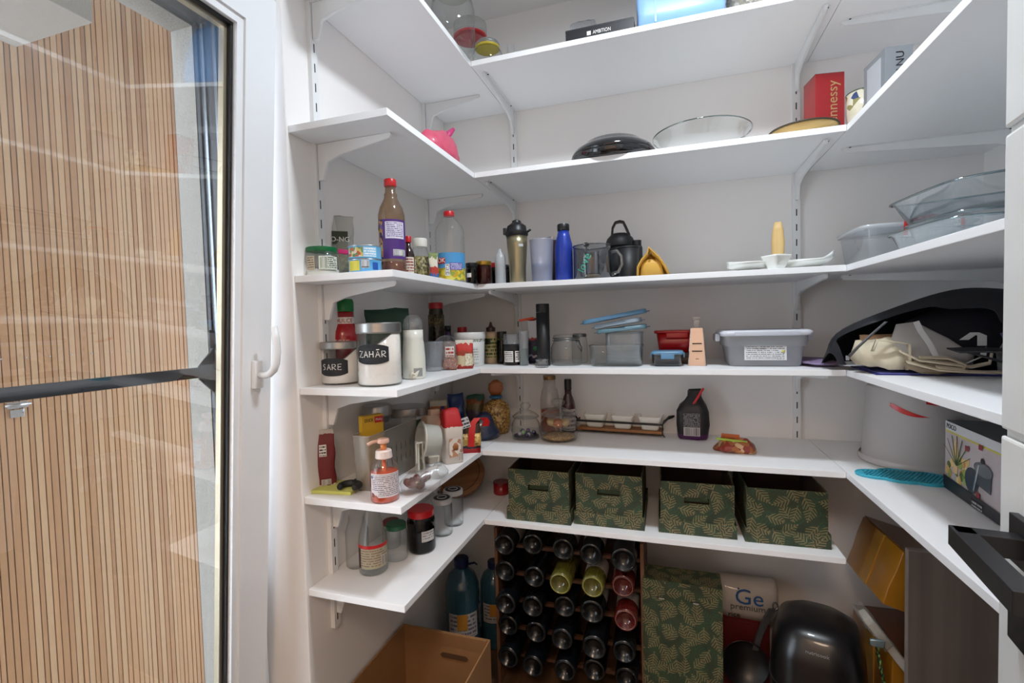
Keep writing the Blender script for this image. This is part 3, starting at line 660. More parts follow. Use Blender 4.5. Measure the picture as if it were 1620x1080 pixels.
for i, (px0, px1, pt, pyb, tx, lb) in enumerate([(672, 703, 532, 588, .0, 'clear plastic cup standing beside the cream bottle'), (684, 716, 512, 583, 0, 'clear plastic cup leaning over the other behind the cream bottle')]):
    t, r, h = T_('plastic_cup', lb, 'cup', px0, px1, pt, 'D', py=pyb)
    if i == 0: sx = 0
    h2 = .098; body = lathe([(r*.72, 0), (r*.76, .002), (r*.98, h2), (r*1.02, h2+.002), (r*1.0, h2+.004), (r*.96, h2)], 32, capt=False)
    o = link('cup_body', body, CUP, t)
    if i == 0: t.rotation_euler.x = .0
    if i == 1:
        t.rotation_euler = (math.radians(38), math.radians(-10), t.rotation_euler.z); t.location.z += .034; t.location.y += .050; t.location.x += .004
t, r, h = T_('spice_jar', 'dark spice jar with a red lid at the back of the corner', 'jar', 679, 706, 478, 'D', y=.05)
jar(t, r, h, mat('A01A22', .4), glass('9A8E78', '3A3428'), lidh=.10, neck=.78, fill=mottled(['4A3A22', '2F2414', '6B5632', '3C3B20'], 140), fillh=.9, shoulder=.5)
t, r, h = T_('juice_bottle', 'small purple bottle with a dark cap behind the clear cups', 'bottle', 700, 720, 515, 'D', y=.15)
link('glass_body', lathe([(r*.95, 0), (r, .003), (r, h*.6), (r*.5, h*.78), (r*.42, h*.97)], 24), mat('3C1E52', .2, coat=.6), t); link('cap', lathe([(r*.5, h*.86), (r*.5, h)], 20), BLACK, t)
t, r, h = T_('nut_packet', 'small crumpled packet of red-brown nuts with a white sticker', 'packet', 700, 725, 540, 'D', py=586)
pouch(r*2.0, r*1.0, h*.98, glass('E8DCD2', 'A08A80', .12, .5, .1, .18, 'C9B8AE'), t, 'bag', seed=12, jit=.006, topw=.8)
link('contents', loft([(0.001, r*.85, r*.42, .7), (h*.2, r*.92, r*.46, .7), (h*.42, r*.6, r*.3, .8), (h*.46, r*.2, r*.1, .8)], 22, jit=.006, seed=4), mottled(['A8583A', '7A2F1E', 'C98A62', '8C3C28'], 190), t)
link('sticker', quad(r*1.1, h*.38, (0, -r*.50, h*.62)), fineprint('DDD6D0', 'A02A2A', 3, .55, 2), t, smooth=False)
t, r, h = T_('cereal_packet', 'small red food packet with a heart and white beans print', 'packet', 722, 750, 537, 'D', py=584)
pouch(r*1.95, r*.7, h, bands([(0, 'A83228'), (.12, 'C9BD9A'), (.45, '9C3A24'), (.62, 'BF2A22'), (.9, 'D8CFC0')], noisy=.25), t, 'foil_body', seed=14, topw=1.05, jit=.003)
link('window', quad(r*.8, h*.42, (r*.45, -r*.46, h*.32)), mottled(['D8D2BE', 'C4BC98', 'E6E2D2'], 200), t, smooth=False)
t, r, h = T_('plastic_tub', 'white plastic tub with a lid and fine green print', 'tub', 720, 769, 525, 'D', y=.095)
link('tub_body', lathe([(r*.86, 0), (r*.88, .002), (r*.96, h*.84)], 36), mat('D6D8D4', .4), t)
link('lid', lathe([(r*1.0, h*.80), (r*1.02, h*.82), (r*1.02, h*.96), (r*.97, h)], 36), mat('DCDDDA', .35), t, smooth='auto')
link('printed_band', lathe([(r*.925, h*.58), (r*.962, h*.80)], 36, False, False), mottled(['D6D8D4', 'D6D8D4', '5A6A58', 'BFC4BC'], 260), t)
label_on(t, r*.965, -.3, .6, h*.12, h*.56, fineprint('D6D8D4', '9A9E98', 6, .4, 3))
t, r, h = T_('spice_jar', 'jar whose flat red lid rises behind the white tub', 'jar', 724, 741, 517, 'D', y=.24)
jar(t, r, h, mat('B01C22', .4), glass('A08878', '443022'), fill=mottled(['7A4A2A', '5A3018', '94643C'], 150), fillh=.9, lidh=.16)
t, r, h = T_('sauce_bottle', 'beige squeeze sauce bottle with a dark brown nozzle cap', 'bottle', 767, 789, 509, 'D', py=575)
link('bottle_body', lathe([(r*.92, 0), (r, .003), (r*1.0, h*.60), (r*.92, h*.70), (r*.66, h*.76)], 32), mat('C9AE8C', .35, coat=.3), t)
link('cap', lathe([(r*.66, h*.765), (r*.68, h*.86), (r*.34, h*.885), (r*.22, h*.93), (r*.12, h)], 28), mat('3B2622', .4), t, smooth='auto')
label_on(t, r*1.01, -1.2, .9, h*.12, h*.64, fineprint('BDAE7C', '4A5A2C', 6, .6, 3)); label_on(t, r*1.02, -.9, -.1, h*.46, h*.6, mat('24301C', .5), 'leaf_emblem')
t, r, h = T_('olive_jar', 'dark green jar with a black lid beside the beige sauce bottle', 'jar', 786, 804, 524, 'D', y=.19)
jar(t, r, h, mat('20231C', .4), glass('5F6B3A', '20260F'), fill=mottled(['3A4418', '20260E', '5A6428'], 150), fillh=.95, lidh=.18)
t, r, h = T_('jam_jar', 'dark jam jar with white labels and red lid band, under clear cups', 'jar', 797, 828, 543, 'D', py=578)
jar(t, r, h, mat('1C1D20', .4), glass('7A2A2A', '2A0A0A'), fill=mat('4A0C0E', .25, coat=.4), fillh=.97, lidh=.30, neck=.94)
label_on(t, r*1.01, -1.1, -.02, h*.16, h*.68, fineprint('E4E2DE', '77706C', 6, .45, 4)); label_on(t, r*1.01, .18, .95, h*.16, h*.68, fineprint('E4E2DE', '222222', 5, .5, 2, .1, (.3, .7, .25, .75)))
jx = t.location.copy(); jz = jx.z+h
t = thing('plastic_cup', 'clear ribbed plastic cup upside down on the dark jam jar', 'cup', (jx.x, jx.y, jz+.0006), face(jx.x, jx.y))
link('cup_body', lathe([(r*1.05, 0), (r*1.0, .002), (r*.96, .035), (r*.9, .038)], 48, flute=.02, fn=24, capb=False), CUP, t)
t, r, h = T_('plastic_cup', 'taller clear cup standing behind the dark jam jar', 'cup', 821, 838, 524, 'D', y=.11)
link('cup_body', lathe([(r*.8, 0), (r*1.0, h), (r*1.04, h+.002)], 40, capt=False), CUP, t); link('contents', lathe([(r*.78, .002), (r*.86, h*.5)], 24), mat('4C6650', .5), t)
t, r, h = T_('spice_pouch', 'spice pouch, purple below and white above, closed by an orange clip', 'pouch', 835, 860, 503, 'D', py=575)
pouch(r*1.9, r*.8, h, bands([(0, '1E1838'), (.14, 'B8B4C0'), (.18, '1E1838'), (.52, '9A2A2A'), (.56, 'C8CBD0'), (.95, '8A2A30')], noisy=.12), t, 'foil_body', seed=16, jit=.003)
link('clip', box(r*1.9, .012, .009, .002, (-r*.2, -.001, h*.97)), mat('D8481E', .35), t, smooth='auto', rot=(0, -.15, 0)); link('emblem', lathe([(r*.3, 0), (r*.3, .0006)], 20), mat('3E8A5C', .5), t, loc=(0, -r*.52, h*.33), rot=(PI/2, 0, 0))
t, r, h = T_('thermos_tube', 'tall slim matt black tube standing at the shelf front', 'bottle', 850, 871, 480, 'D', py=579)
link('tube_body', lathe([(r*.95, 0), (r, .002), (r, h*.86)], 32), mat('17181B', .45), t); link('cap', lathe([(r*.98, h*.865), (r*1.0, h*.87), (r*1.0, h*.995), (r*.96, h)], 32), mat('1C1D20', .4), t, smooth='auto')
link('lock_button', box(r*.5, r*.3, h*.10, .002, (r*.75, 0, h*.84)), BLACK, t, smooth='auto')
t, r, h = T_('glass_holder', 'tiny clear glass holder at the foot of the black tube', 'holder', 847, 868, 567, 'D', py=582)
link('glass_body', lathe([(r*.9, 0), (r, .002), (r*.9, h*.85), (r, h), (r*.7, h), (r*.65, h*.4)], 12), glass('E8ECEA', '6E7676', .01, .9, .15), t, smooth=False)
# ================================================================= TOP SHELF (level A)
def bigjar(t, r, h, ringm, clampm=STEEL):
    b = h*.78
    link('glass_body', lathe([(r*.9, 0), (r, .006), (r, b*.70), (r*.93, b*.84), (r*.74, b*.95), (r*.70, b)], 40), GL, t)
    link('glass_lid', lathe([(r*.78, b+.004), (r*.80, b+.008), (r*.80, h-.006), (r*.72, h)], 36), glass('D9E0DA', '7E8A84', .02, .8, .08, .12, 'B9C2BC'), t)
    link('rubber_ring', lathe([(r*.76, b-.001), (r*.80, b), (r*.80, b+.006), (r*.76, b+.007)], 32), ringm, t)
    link('wire_clamp', tube([(r*.8*math.cos(a), r*.8*math.sin(a), b+.012) for a in [2*PI*i/24 for i in range(24)]], .0016, 6, True), clampm, t)
t, r, h = T_('preserving_jar', 'largest clear preserving jar in the top shelf corner', 'jar', 684, 752, -60, 'A', y=-.07); bigjar(t, r, h, mat('C9C7BE', .5))
t, r, h = T_('preserving_jar', 'clear preserving jar with a red rubber ring in the top shelf corner', 'jar', 714, 779, 17, 'A', y=.20); bigjar(t, r, h, RED)
t, r, h = T_('preserving_jar', 'smaller clear preserving jar with a yellow rubber ring beside the red-ringed one', 'jar', 748, 796, 54, 'A', y=.09); bigjar(t, r, h, mat('C9B43A', .5))
x0, x1, yy = colx(895, .012, SH['A']), colx(1003, .012, SH['A']), .012
t = thing('flat_black_box', 'flat black gift box with white lettering on the top shelf', 'box', ((x0+x1)/2, yy, SH['A']+EPS), .0)
hb = hz((x0+x1)/2, yy, 38)-SH['A']; wb = x1-x0
link('box_body', box(wb, .20, hb, .0015, (0, .10, 0)), mat('202126', .4), t, smooth=False); write(t, 'AMBITION', hb*.42, PAPER, hb*.42, -.0006, x=wb*.04, wide=wb*.26)
link('emblem', quad(hb*.32, hb*.32, (-wb*.15, -.001, hb*.42)), PAPER, t, smooth=False)
link('lid_edge', box(wb*1.005, .201, .002, 0, (0, .10, hb*.86)), mat('2C2E34', .4), t, smooth=False)
t, r, h = T_('plastic_bag', 'crumpled clear plastic bag behind the flat black box', 'bag', 905, 945, 22, 'A', y=.36)
crumple(pouch(r*2, r*.8, h, CUP, t, 'film', seed=31, jit=.012, n=16).data, .012, 30, 3)
x0, x1 = colx(1008, .03, SH['A']), colx(1149, .03, SH['A'])
t = thing('blue_bag', 'light blue shopping bag standing on the top shelf', 'bag', ((x0+x1)/2, .095, SH['A']+EPS)); wb = x1-x0
BL = mat('8DB8EE', .35, coat=.3, var=.18, scale=9, bump=.5)
link('bag_body', loft([(0, wb*.49, .07, .14), (.04, wb*.50, .075, .14), (.09, wb*.495, .07, .16), (.2, wb*.49, .06, .2), (.26, wb*.48, .03, .3)], 64, capt=False, jit=.006, seed=9), BL, t)
link('side_fold', crumple(box(.006, .004, .22, 0, (-wb*.28, -.074, .01)), .003, 20), mat('8AB8EC', .35), t, smooth=False)
link('handle', strip([(-.05, -.03, .24), (-.045, -.03, .30), (0, -.03, .315), (.045, -.03, .30), (.05, -.03, .24)], (0, .02, 0), .002), BL, t)
t, r, h = T_('woven_basket', 'pale woven basket with blue trim beside the blue bag', 'basket', 1152, 1222, -30, 'A', y=.17)
wb_ = [(r*.92, 0)]
for i in range(6): wb_ += [(r*.96, h*(i+.3)/6), (r*1.0, h*(i+.6)/6), (r*.95, h*(i+1)/6)]
link('basket_body', lathe(wb_, 36, capt=False, flute=.02, fn=18), mottled(['B4AFA4', 'CFC9BC', '8F8A80', 'A59D8C'], 90), t); link('trim', lathe([(r*.97, h*.14), (r*1.02, h*.18), (r*.98, h*.22)], 36, False, False), mat('3A68B0', .5), t)
# ================================================================= SECOND SHELF (level B)
t, r, h = T_('pink_bag', 'small crumpled pink net bag on the door-side shelf', 'bag', 690, 736, 208, 'B', y=.12)
t.location = (-.072, -.13, SH['B']+EPS); t.rotation_euler.z = -.10
link('net_body', crumple(loft([(0, .045, .085, .7), (.03, .05, .10, .8), (.06, .04, .08, .8, (0, -.01)), (.085, .02, .05, .9, (0, .02)), (.10, .006, .02, 1, (0, .04))], 32, jit=.014, seed=6), .008, 40, 2), mat('D4506E', .45, coat=.3, var=.25, scale=40, bump=.6), t)
link('tied_end', crumple(tube([(0, .05, .085), (0, .07, .11), (.01, .085, .13)], .012, 10, taper=[.5, 1, .4]), .004, 60), mat('C83E78', .45), t)
t, r, h = T_('roasting_pan', 'glossy black domed pan on the back shelf', 'pan', 904, 1036, 199, 'B', y=.12)
E_ = mat('0D0F13', .08, coat=.8)
link('pan_body', lathe([(r*.86, 0), (r*.96, h*.05), (r*1.0, h*.16), (r*1.0, h*.30)], 48, capt=False), E_, t)
link('dome_lid', lathe([(r*1.0, h*.305), (r*.98, h*.44), (r*.92, h*.60), (r*.78, h*.76), (r*.72, h*.80), (r*.66, h*.93), (r*.5, h*.94), (r*.48, h*.88), (r*.1, h*.88)], 48), E_, t)
link('handle', box(r*.9, r*.25, h*.10, .004, (0, 0, h*.90)), BLACK, t, smooth='auto')
DISH = glass('E2EFE9', '5E7A72', .02, .8, .08, .05, 'D5E5DE')
t, r, h = T_('glass_bowl', 'wide shallow clear glass bowl with a ribbed rim', 'bowl', 1036, 1182, 186, 'B', y=.15)
link('bowl_body', lathe([(r*.42, 0), (r*.5, h*.04), (r*.72, h*.28), (r*.86, h*.62), (r*.93, h*.9), (r*1.0, h)], 64, capt=False, flute=.006, fn=32), DISH, t)
link('rim', tube([(r*math.cos(a), r*math.sin(a), h) for a in [2*PI*i/48 for i in range(48)]], .0022, 6, True), glass('8FA8A0', '2E4640', .02, .8, .3), t)
link('foot_ring', lathe([(r*.42, .001), (r*.44, .008), (r*.40, .012)], 36, capt=False), DISH, t)
t, r, h = T_('wooden_plate', 'round bamboo plate with a dark rim at the shelf end', 'plate', 1222, 1318, 190, 'B', y=.10)
link('plate_body', lathe([(r*.5, 0), (r*.75, h*.3), (r*.95, h*.75), (r, h*.95), (r*.97, h), (r*.7, h*.6)], 48), wood('B8914F', 'DCBE7E', 'X', .6), t); link('rim', tube([(r*math.cos(a), r*math.sin(a), h*.97) for a in [2*PI*i/48 for i in range(48)]], .003, 6, True), mat('3F3522', .5), t)
# red presentation box: two faces seen, corner at px 1287
yq = .225; xq = colx(1290, yq, SH['B']); hq = hz(xq, yq, 118)-SH['B']
t = thing('red_bottle_box', 'red cognac carton standing on the right end of the shelf corner', 'box', (xq, yq, SH['B']+EPS), .16)
wr = (colx(1339, yq, SH['B'])-xq)*1.0
t['label'] = 'red carton with gold upright lettering on the second shelf'
link('carton', box(wr, .085, hq, .001, (wr/2, .0425, 0)), mat('A3161B', .35, coat=.3, var=.03), t, smooth=False)
link('lid_flap', box(wr*.99, .083, .001, 0, (wr/2, .0425, hq+.0003)), mat('6E0D12', .4), t, smooth=False)
write(t, 'Hennessy', wr*.50, mat('C9A874', .35, .5), hq*.56, -.0007, x=wr*.60, spin=PI/2, wide=None)
s = write(t, 'Hennessy', wr*.16, mat('D9B8A8', .4), 0, 0, x=0); s.rotation_euler = (0, 0, -PI/2); s.location = (-.0008, .042, hq*.2)
t, r, h = T_('ceramic_pot', 'cream ceramic pot painted with blue leaves beside the red carton', 'pot', 1343, 1392, 137, 'B', y=.10)
link('pot_body', lathe([(r*.72, 0), (r*.9, h*.2), (r*.97, h*.55), (r, h), (r*.94, h), (r*.9, h*.6)], 40), mottled(['D9D2BC', 'D9D2BC', 'D5CDB4', '33416E', '8A8452'], 55, .25, .6, .05), t); link('rim', lathe([(r*1.0, h*.97), (r*1.03, h*.985), (r*1.0, h*1.0)], 40, False, False), mat('3D4A3A', .3), t)
yq = -.09; zq = SH['B']; xq = colx(1400, yq, zq); hq = hz(xq, yq, 75)-zq
t = thing('grey_box', 'tall silver grey carton with black upright letters', 'box', (xq, yq, zq+EPS), .10)
wr = colx(1446, yq, zq)-xq
link('carton', box(wr, .11, hq, .001, (wr/2, .055, 0)), mat('8A8E93', .35, .35), t, smooth=False); write(t, 'MANU', wr*.42, BLACK, hq*.66, -.0006, x=wr*.55, spin=PI/2)
link('side_label', bx(-.0008, 0, .02, .09, hq*.2, hq*.9), mat('B9BCC2', .3, .3), t, smooth=False)
# ================================================================= THIRD SHELF (level C) back
t, r, h = T_('travel_mug', 'champagne steel travel mug with a black flip lid', 'mug', 801, 838, 344, 'C', y=.045)
CH = mat('A39A7E', .3, .9, var=.04, scale=5)
link('mug_body', lathe([(r*.68, 0), (r*.70, .003), (r*.72, h*.25), (r*.86, h*.6), (r*.90, h*.74)], 40), CH, t)
link('lid', lathe([(r*.92, h*.742), (r*.97, h*.76), (r*.97, h*.80), (r*.86, h*.825), (r*.80, h*.90), (r*.40, h*.955), (r*.36, h*.985), (r*.2, h)], 40), BLACK, t, smooth='auto')
link('latch', box(r*.35, r*.5, h*.10, .002, (-r*.98, -r*.1, h*.77)), BLACK, t, smooth='auto'); link('hinge', tube([(r*.9, -r*.3, h*.80), (r*1.12, -r*.2, h*.83), (r*1.15, r*.1, h*.84)], r*.10, 8), BLACK, t)
label_on(t, r*.875, .15, .62, h*.56, h*.60, mat('C9CCCC', .4), 'emblem')
t, r, h = T_('plastic_tumbler', 'frosted plastic tumbler tinted pale blue beside the travel mug', 'tumbler', 839, 877, 376, 'C', y=.06)
link('cup_body', lathe([(r*.82, 0), (r*.84, .003), (r*.98, h*.97), (r*1.0, h), (r*.94, h), (r*.80, h*.1)], 40, capt=False), glass('D8DCEA', '8A94B8', .3, .35, .05, .42, 'B9BDD0'), t)
link('blue_tint', lathe([(r*.80, h*.03), (r*.86, h*.42)], 32, capt=False), glass('A9BEDD', '7F9AC8', .3, .2, .04, .3, '8FA6CC'), t)
t, r, h = T_('dark_tumbler', 'dark cup half hidden behind the blue bottle', 'cup', 866, 886, 374, 'C', y=.20)
link('cup_body', lathe([(r*.85, 0), (r*.96, h*.9), (r, h)], 28), mat('3A2A30', .4), t); link('rim', lathe([(r*1.01, h*.93), (r*1.02, h)], 28, False, False), STEEL, t)
t, r, h = T_('steel_bottle', 'royal blue steel bottle with a black cap', 'bottle', 879, 907, 352, 'C', y=.07)
link('bottle_body', lathe([(r*.93, 0), (r, .003), (r, h*.58), (r*.94, h*.66), (r*.75, h*.78), (r*.62, h*.88)], 40), mat('1F3AA0', .35, .25, coat=.2), t)
link('cap', lathe([(r*.66, h*.885), (r*.68, h*.89), (r*.68, h*.985), (r*.62, h)], 36), BLACK, t, smooth='auto'); link('cap_ring', lathe([(r*.60, h*.9995), (r*.60, h*1.004), (r*.5, h*1.006)], 28), STEEL, t)
# big glass tea mug
t, r, h = T_('glass_tea_mug', 'large clear glass mug holding a steel tea strainer', 'mug', 908, 967, 385, 'C', y=.065)
SMK = glass('B9BDC2', '3E444A', .02, .8, .10)
link('glass_body', lathe([(r*.95, 0), (r, .004), (r, h*.98), (r*.98, h)], 40, capt=False), SMK, t); link('rim', tube([(r*math.cos(a), r*math.sin(a), h) for a in [2*PI*i/40 for i in range(40)]], .0022, 6, True), glass('9AA0A6', '30363C', .02, .8, .2), t)
link('handle', tube([(r*.98, -.005, h*.80), (r*1.3, -.008, h*.82), (r*1.52, -.008, h*.66), (r*1.55, -.008, h*.42), (r*1.35, -.008, h*.2), (r*.98, -.005, h*.13)], .0055, 12), glass('DDE3E6', '5A6268', .01, .9, .15), t)
link('steel_strainer', lathe([(r*.36, h*.16), (r*.38, h*.18), (r*.38, h*.80), (r*.44, h*.82)], 32), STEEL, t); link('strainer_foot', lathe([(r*.42, .004), (r*.42, h*.12), (r*.36, h*.15)], 28), mat('C8B49A', .4), t)
write(t, 'love', r*.62, mat('3FA68A', .5), h*.46, r=r*1.01, x=-r*.42, spin=1.1)
link('spoon_knob', lathe([(r*.10, 0), (r*.16, h*.05), (r*.10, h*.12)], 16), BLACK, t, loc=(-r*.30, 0, h*1.0)); link('spoon_stem', tube([(-r*.30, 0, h*.1), (-r*.30, 0, h*1.0)], .0022, 6), BLACK, t)
t, r, h = T_('shaker_bottle', 'tall black shaker with a carry loop on its domed lid', 'shaker', 960, 1004, 346, 'C', y=.235)
MB_ = mat('1B1D20', .5)
link('shaker_body', lathe([(r*.70, 0), (r*.72, .004), (r*.90, h*.58)], 40), MB_, t); link('lid', lathe([(r*.98, h*.585), (r*1.0, h*.6), (r*1.0, h*.66), (r*.9, h*.72), (r*.60, h*.79), (r*.5, h*.80)], 40), MB_, t, smooth='auto')
link('carry_loop', strip([(-r*.55, 0, h*.78), (-r*.50, 0, h*.90), (-r*.30, 0, h*.985), (0, 0, h), (r*.25, 0, h*.985), (r*.42, 0, h*.90), (r*.66, 0, h*.76)], (0, r*.5, 0), h*.035), MB_, t, smooth='auto')
t, r, h = T_('black_tumbler', 'matt black tapered cup in front of the looped shaker', 'cup', 976, 1012, 388, 'C', y=.13)
link('cup_body', lathe([(r*.76, 0), (r*.78, .003), (r*.98, h*.96)], 36), MB_, t); link('lid', lathe([(r*1.0, h*.95), (r*1.02, h*.96), (r*1.0, h)], 36), MB_, t, smooth='auto')
t, r, h = T_('black_flask', 'black flask peeking out behind the tapered cup', 'bottle', 1000, 1017, 379, 'C', y=.19)
link('flask_body', lathe([(r, 0), (r, h*.8), (r*.9, h*.86)], 28), MB_, t); link('cap', lathe([(r*.8, h*.87), (r*.82, h)], 24), BLACK, t, smooth='auto')
t, r, h = T_('yellow_pouch', 'yellow fabric holder folded open like a hood', 'holder', 1008, 1060, 385, 'C', y=.06)
YF = mat('C99A3C', .6, var=.06); vs = []
outer = [(-1, 0), (-.98, .35), (-.72, .60), (-.40, .78), (-.28, 1.0), (-.05, .88), (.35, .66), (.72, .35), (1, 0)]
for d in (0, 1):
    for (a, b) in outer: vs.append((a*r*(1-.1*d), d*r*.9-(.0), b*h*(1-.18*d)))
n_ = len(outer); fs = [(i, i+1, n_+i+1, n_+i) for i in range(n_-1)]+[tuple(range(2*n_-1, n_-1, -1))]
o = link('fabric_shell', pyd(vs, fs), YF, t, smooth='auto'); md = o.modifiers.new('s', 'SOLIDIFY'); md.thickness = .005
link('inner_pocket', loft([(0.002, r*.72, r*.26, .8, (-.1*r, r*.45)), (h*.45, r*.60, r*.26, .9, (-.12*r, r*.45)), (h*.58, r*.38, r*.2, 1, (-.14*r, r*.45))], 28), mat('D6A84A', .55), t); link('snap_button', lathe([(.0045, 0), (.0045, .002)], 14), mat('5A4A2A', .3, .8), t, loc=(-r*.2, -.001, h*.75), rot=(PI/2, 0, 0))
# leaf dishes + wooden scoop
POR = mat('EEF0EA', .2, coat=.6, var=.01)
def leafdish(name, label, xa, xb, yc, tipz, flip=1):
    x0, x1 = colx(xa, yc, SH['C']), colx(xb, yc, SH['C']); L_ = x1-x0; t = thing(name, label, 'dish', ((x0+x1)/2, yc, SH['C']+EPS), 0, None)
    vs, fs = [], []; nu, nv = 16, 8
    for i in range(nu+1):
        u = -1+2*i/nu; wdt = .055*(1-abs(u)**2.2)+.002
        for j in range(nv+1):
            v = -1+2*j/nv; z = .003+.020*abs(v)**2+tipz*max(0, flip*u)**3+.006*abs(u)**2
            vs.append((u*L_/2, v*wdt, z))
    for i in range(nu):
        for j in range(nv): a = i*(nv+1)+j; fs.append((a, a+nv+1, a+nv+2, a+1))
    o = link('dish_body', pyd(vs, fs), POR, t); md = o.modifiers.new('s', 'SOLIDIFY'); md.thickness = .003; md.offset = 1
    link('foot', box(L_*.3, .03, .003, .001), POR, t); return t
leafdish('leaf_dish', 'white boat-shaped porcelain dish on the glass door side of the square bowl', 1150, 1216, .06, .004, -1)
leafdish('leaf_dish', 'white boat-shaped porcelain dish pointing towards the red-handled box', 1240, 1320, .08, .022)
t, r, h = T_('square_bowl', 'small white square porcelain bowl between the two boat dishes', 'bowl', 1210, 1246, 402, 'C', y=.035)
t.rotation_euler.z += .78
link('bowl_body', loft([(0, r*.5, r*.5, .3), (h*.3, r*.62, r*.62, .3), (h*.9, r*.9, r*.9, .25), (h, r*.92, r*.92, .25), (h*.95, r*.86, r*.86, .25), (h*.4, r*.56, r*.56, .3)], 40), POR, t)
t, r, h = T_('wooden_scoop', 'wooden board handle standing upright behind the square bowl', 'scoop', 1222, 1240, 350, 'C', y=.16)
link('paddle', loft([(0, r*.75, r*.6, .6), (h*.3, r*.95, r*.6, .6), (h*.6, r*1.05, r*.55, .6), (h*.85, r*.85, r*.5, .6), (h, r*.55, r*.45, .6)], 24), wood('C29A5C', 'DDBE82', 'Z', .5), t)
# ---- far side of level C
CLR = glass('E4E9EC', '98A2AA', .05, .6, .06, .20, 'C2C8CE')
xa, ya = 1.19, .06
t = thing('plastic_box', 'clear plastic box with a white lid and red handle', 'box', (1.325, .17, SH['C']+EPS), 0)
hh = .105
link('box_body', loft([(0, .115, .10, .25), (.004, .122, .107, .25), (hh, .135, .118, .25)], 40, capt=False), CLR, t)
link('lid', loft([(hh+.001, .142, .124, .22), (hh+.010, .144, .126, .22), (hh+.013, .130, .112, .22)], 40), glass('F2F4F6', 'C8CCD0', .1, .5, .08, .6, 'DCE0E4'), t)
HX = .015
link('handle', join([tube([(HX-.055, -.128, hh-.028), (HX-.055, -.132, hh+.010), (HX-.03, -.134, hh+.014), (HX, -.135, hh+.020), (HX+.04, -.134, hh+.015), (HX+.075, -.132, hh+.018), (HX+.075, -.128, hh-.020)], .0055, 8)]), RED, t)
link('clip', box(.016, .004, .03, .001, (HX-.050, -.126, hh-.035)), mat('E6E8EA', .4), t, smooth='auto'); link('clip', box(.016, .004, .03, .001, (HX+.070, -.126, hh-.035)), mat('E6E8EA', .4), t, smooth='auto')
link('sticker', quad(.05, .03, (HX+.06, -.118, .03), .0006), fineprint('C9CDD2', '8A8E94', 3), t, smooth=False)
BG = glass('DCEBEE', '6A8A92', .02, .85, .10)
def bakedish(lb, x, y, z, hx, hy, hh, rz, tilt=0, rot=None):
    t = thing('glass_baking_dish', lb, 'dish', (x, y, z), rz, 'clear baking dishes'); t.rotation_euler = rot or (tilt, 0, rz)
    link('dish_body', loft([(0, hx*.80, hy*.80, .4), (.004, hx*.86, hy*.86, .4), (hh*.95, hx*.97, hy*.97, .38), (hh, hx, hy, .36), (hh-.001, hx*.955, hy*.955, .36), (.006, hx*.84, hy*.84, .4)], 48), BG, t)
    link('rim', tube([(a, b, hh) for a, b in sect(hx*1.0, hy*1.0, .36, 48)], .0028, 6, True), glass('B4D0D6', '35545C', .02, .85, .25), t); return t
zc = SH['C']+EPS
bakedish('lowest clear glass baking dish of the stack by the pantry door', 1.385, -.19, zc, .190, .150, .058, .08)
bakedish('middle clear glass baking dish of the stack by the pantry door', 1.385, -.19, zc+.0135, .160, .122, .062, .08)
bakedish('uppermost clear glass baking dish, tilted on the stack by the pantry door', 1.395, -.185, zc+.095, .190, .150, .058, .10, rot=(0, -.085, .10))
# ================================================================= FOURTH SHELF (level D) back
t, r, h = T_('clip_jar', 'ribbed glass clip-top jar with a wire bail', 'jar', 872, 921, 528, 'D', py=579)
link('glass_body', lathe([(r*.9, 0), (r*.97, .003), (r, h*.3), (r*.96, h*.6), (r*.80, h*.76), (r*.78, h*.84)], 64, flute=.014, fn=32), GL, t)
link('glass_lid', lathe([(r*.84, h*.85), (r*.86, h*.9), (r*.80, h*.98), (r*.6, h*1.0)], 36), GL, t)
for zz in (.80, .87): link('wire_ring', tube([(r*.87*math.cos(a), r*.87*math.sin(a), h*zz) for a in [2*PI*i/28 for i in range(28)]], .0014, 6, True), mat('8E9092', .3, 1), t)
link('bail_clip', tube([(r*.62, -r*.62, h*.84), (r*.75, -r*.85, h*.62), (r*.95, -r*.60, h*.45), (r*.98, -r*.45, h*.55), (r*.80, -r*.5, h*.80)], .0016, 6), mat('707274', .3, 1), t)
t, r, h = T_('clip_jar', 'plain glass jar with a metal band behind the ribbed clip-top jar', 'jar', 905, 930, 527, 'D', y=.22)
jar(t, r, h, mat('8A8C8C', .35, .8), GL, lidh=.12)
def ovendish(name, label, cat, px0, px1, pyt, pyb, dp, lev='D', dz=0, **k):
    z = SH[lev]+EPS+dz; q0, q1 = on(px0, pyb, 'z', z), on(px1, pyb, 'z', z); cx = (q0.x+q1.x)/2; y0 = (q0.y+q1.y)/2; wd = (q1-q0).length; ang = math.atan2(q1.y-q0.y, q1.x-q0.x)*0
    h = hz(cx, y0, pyt)-z; t = thing(name, label, cat, (cx, y0+dp/2, z), 0); return t, wd/2, h
t, hw, h = ovendish('glass_food_box', 'long clear glass food box without lid at the front of the shelf', 'food box', 930, 1017, 547, 580, .13)
def dishy(t, hw, hd, h, m=GL, rim=True):
    link('glass_body', loft([(0, hw*.88, hd*.88, .4), (.004, hw*.95, hd*.95, .36), (h*.9, hw*.98, hd*.98, .34), (h, hw, hd, .34), (h-.001, hw*.94, hd*.94, .34), (.006, hw*.9, hd*.88, .4)], 44), m, t)
    if rim: link('rim', tube([(a, b, h) for a, b in sect(hw, hd, .34, 44)], .002, 6, True), glass('D2E0DC', '5E746E', .02, .85, .15), t)
dishy(t, hw, .065, h); tx = t.location.copy(); zi = tx.z+.0068
t = thing('glass_food_box', 'smaller clear glass food box standing inside the long one', 'food box', (tx.x+.028, tx.y, zi), 0); h2 = hz(tx.x, tx.y-.03, 526)-zi; dishy(t, .064, .048, h2, CLR, True)
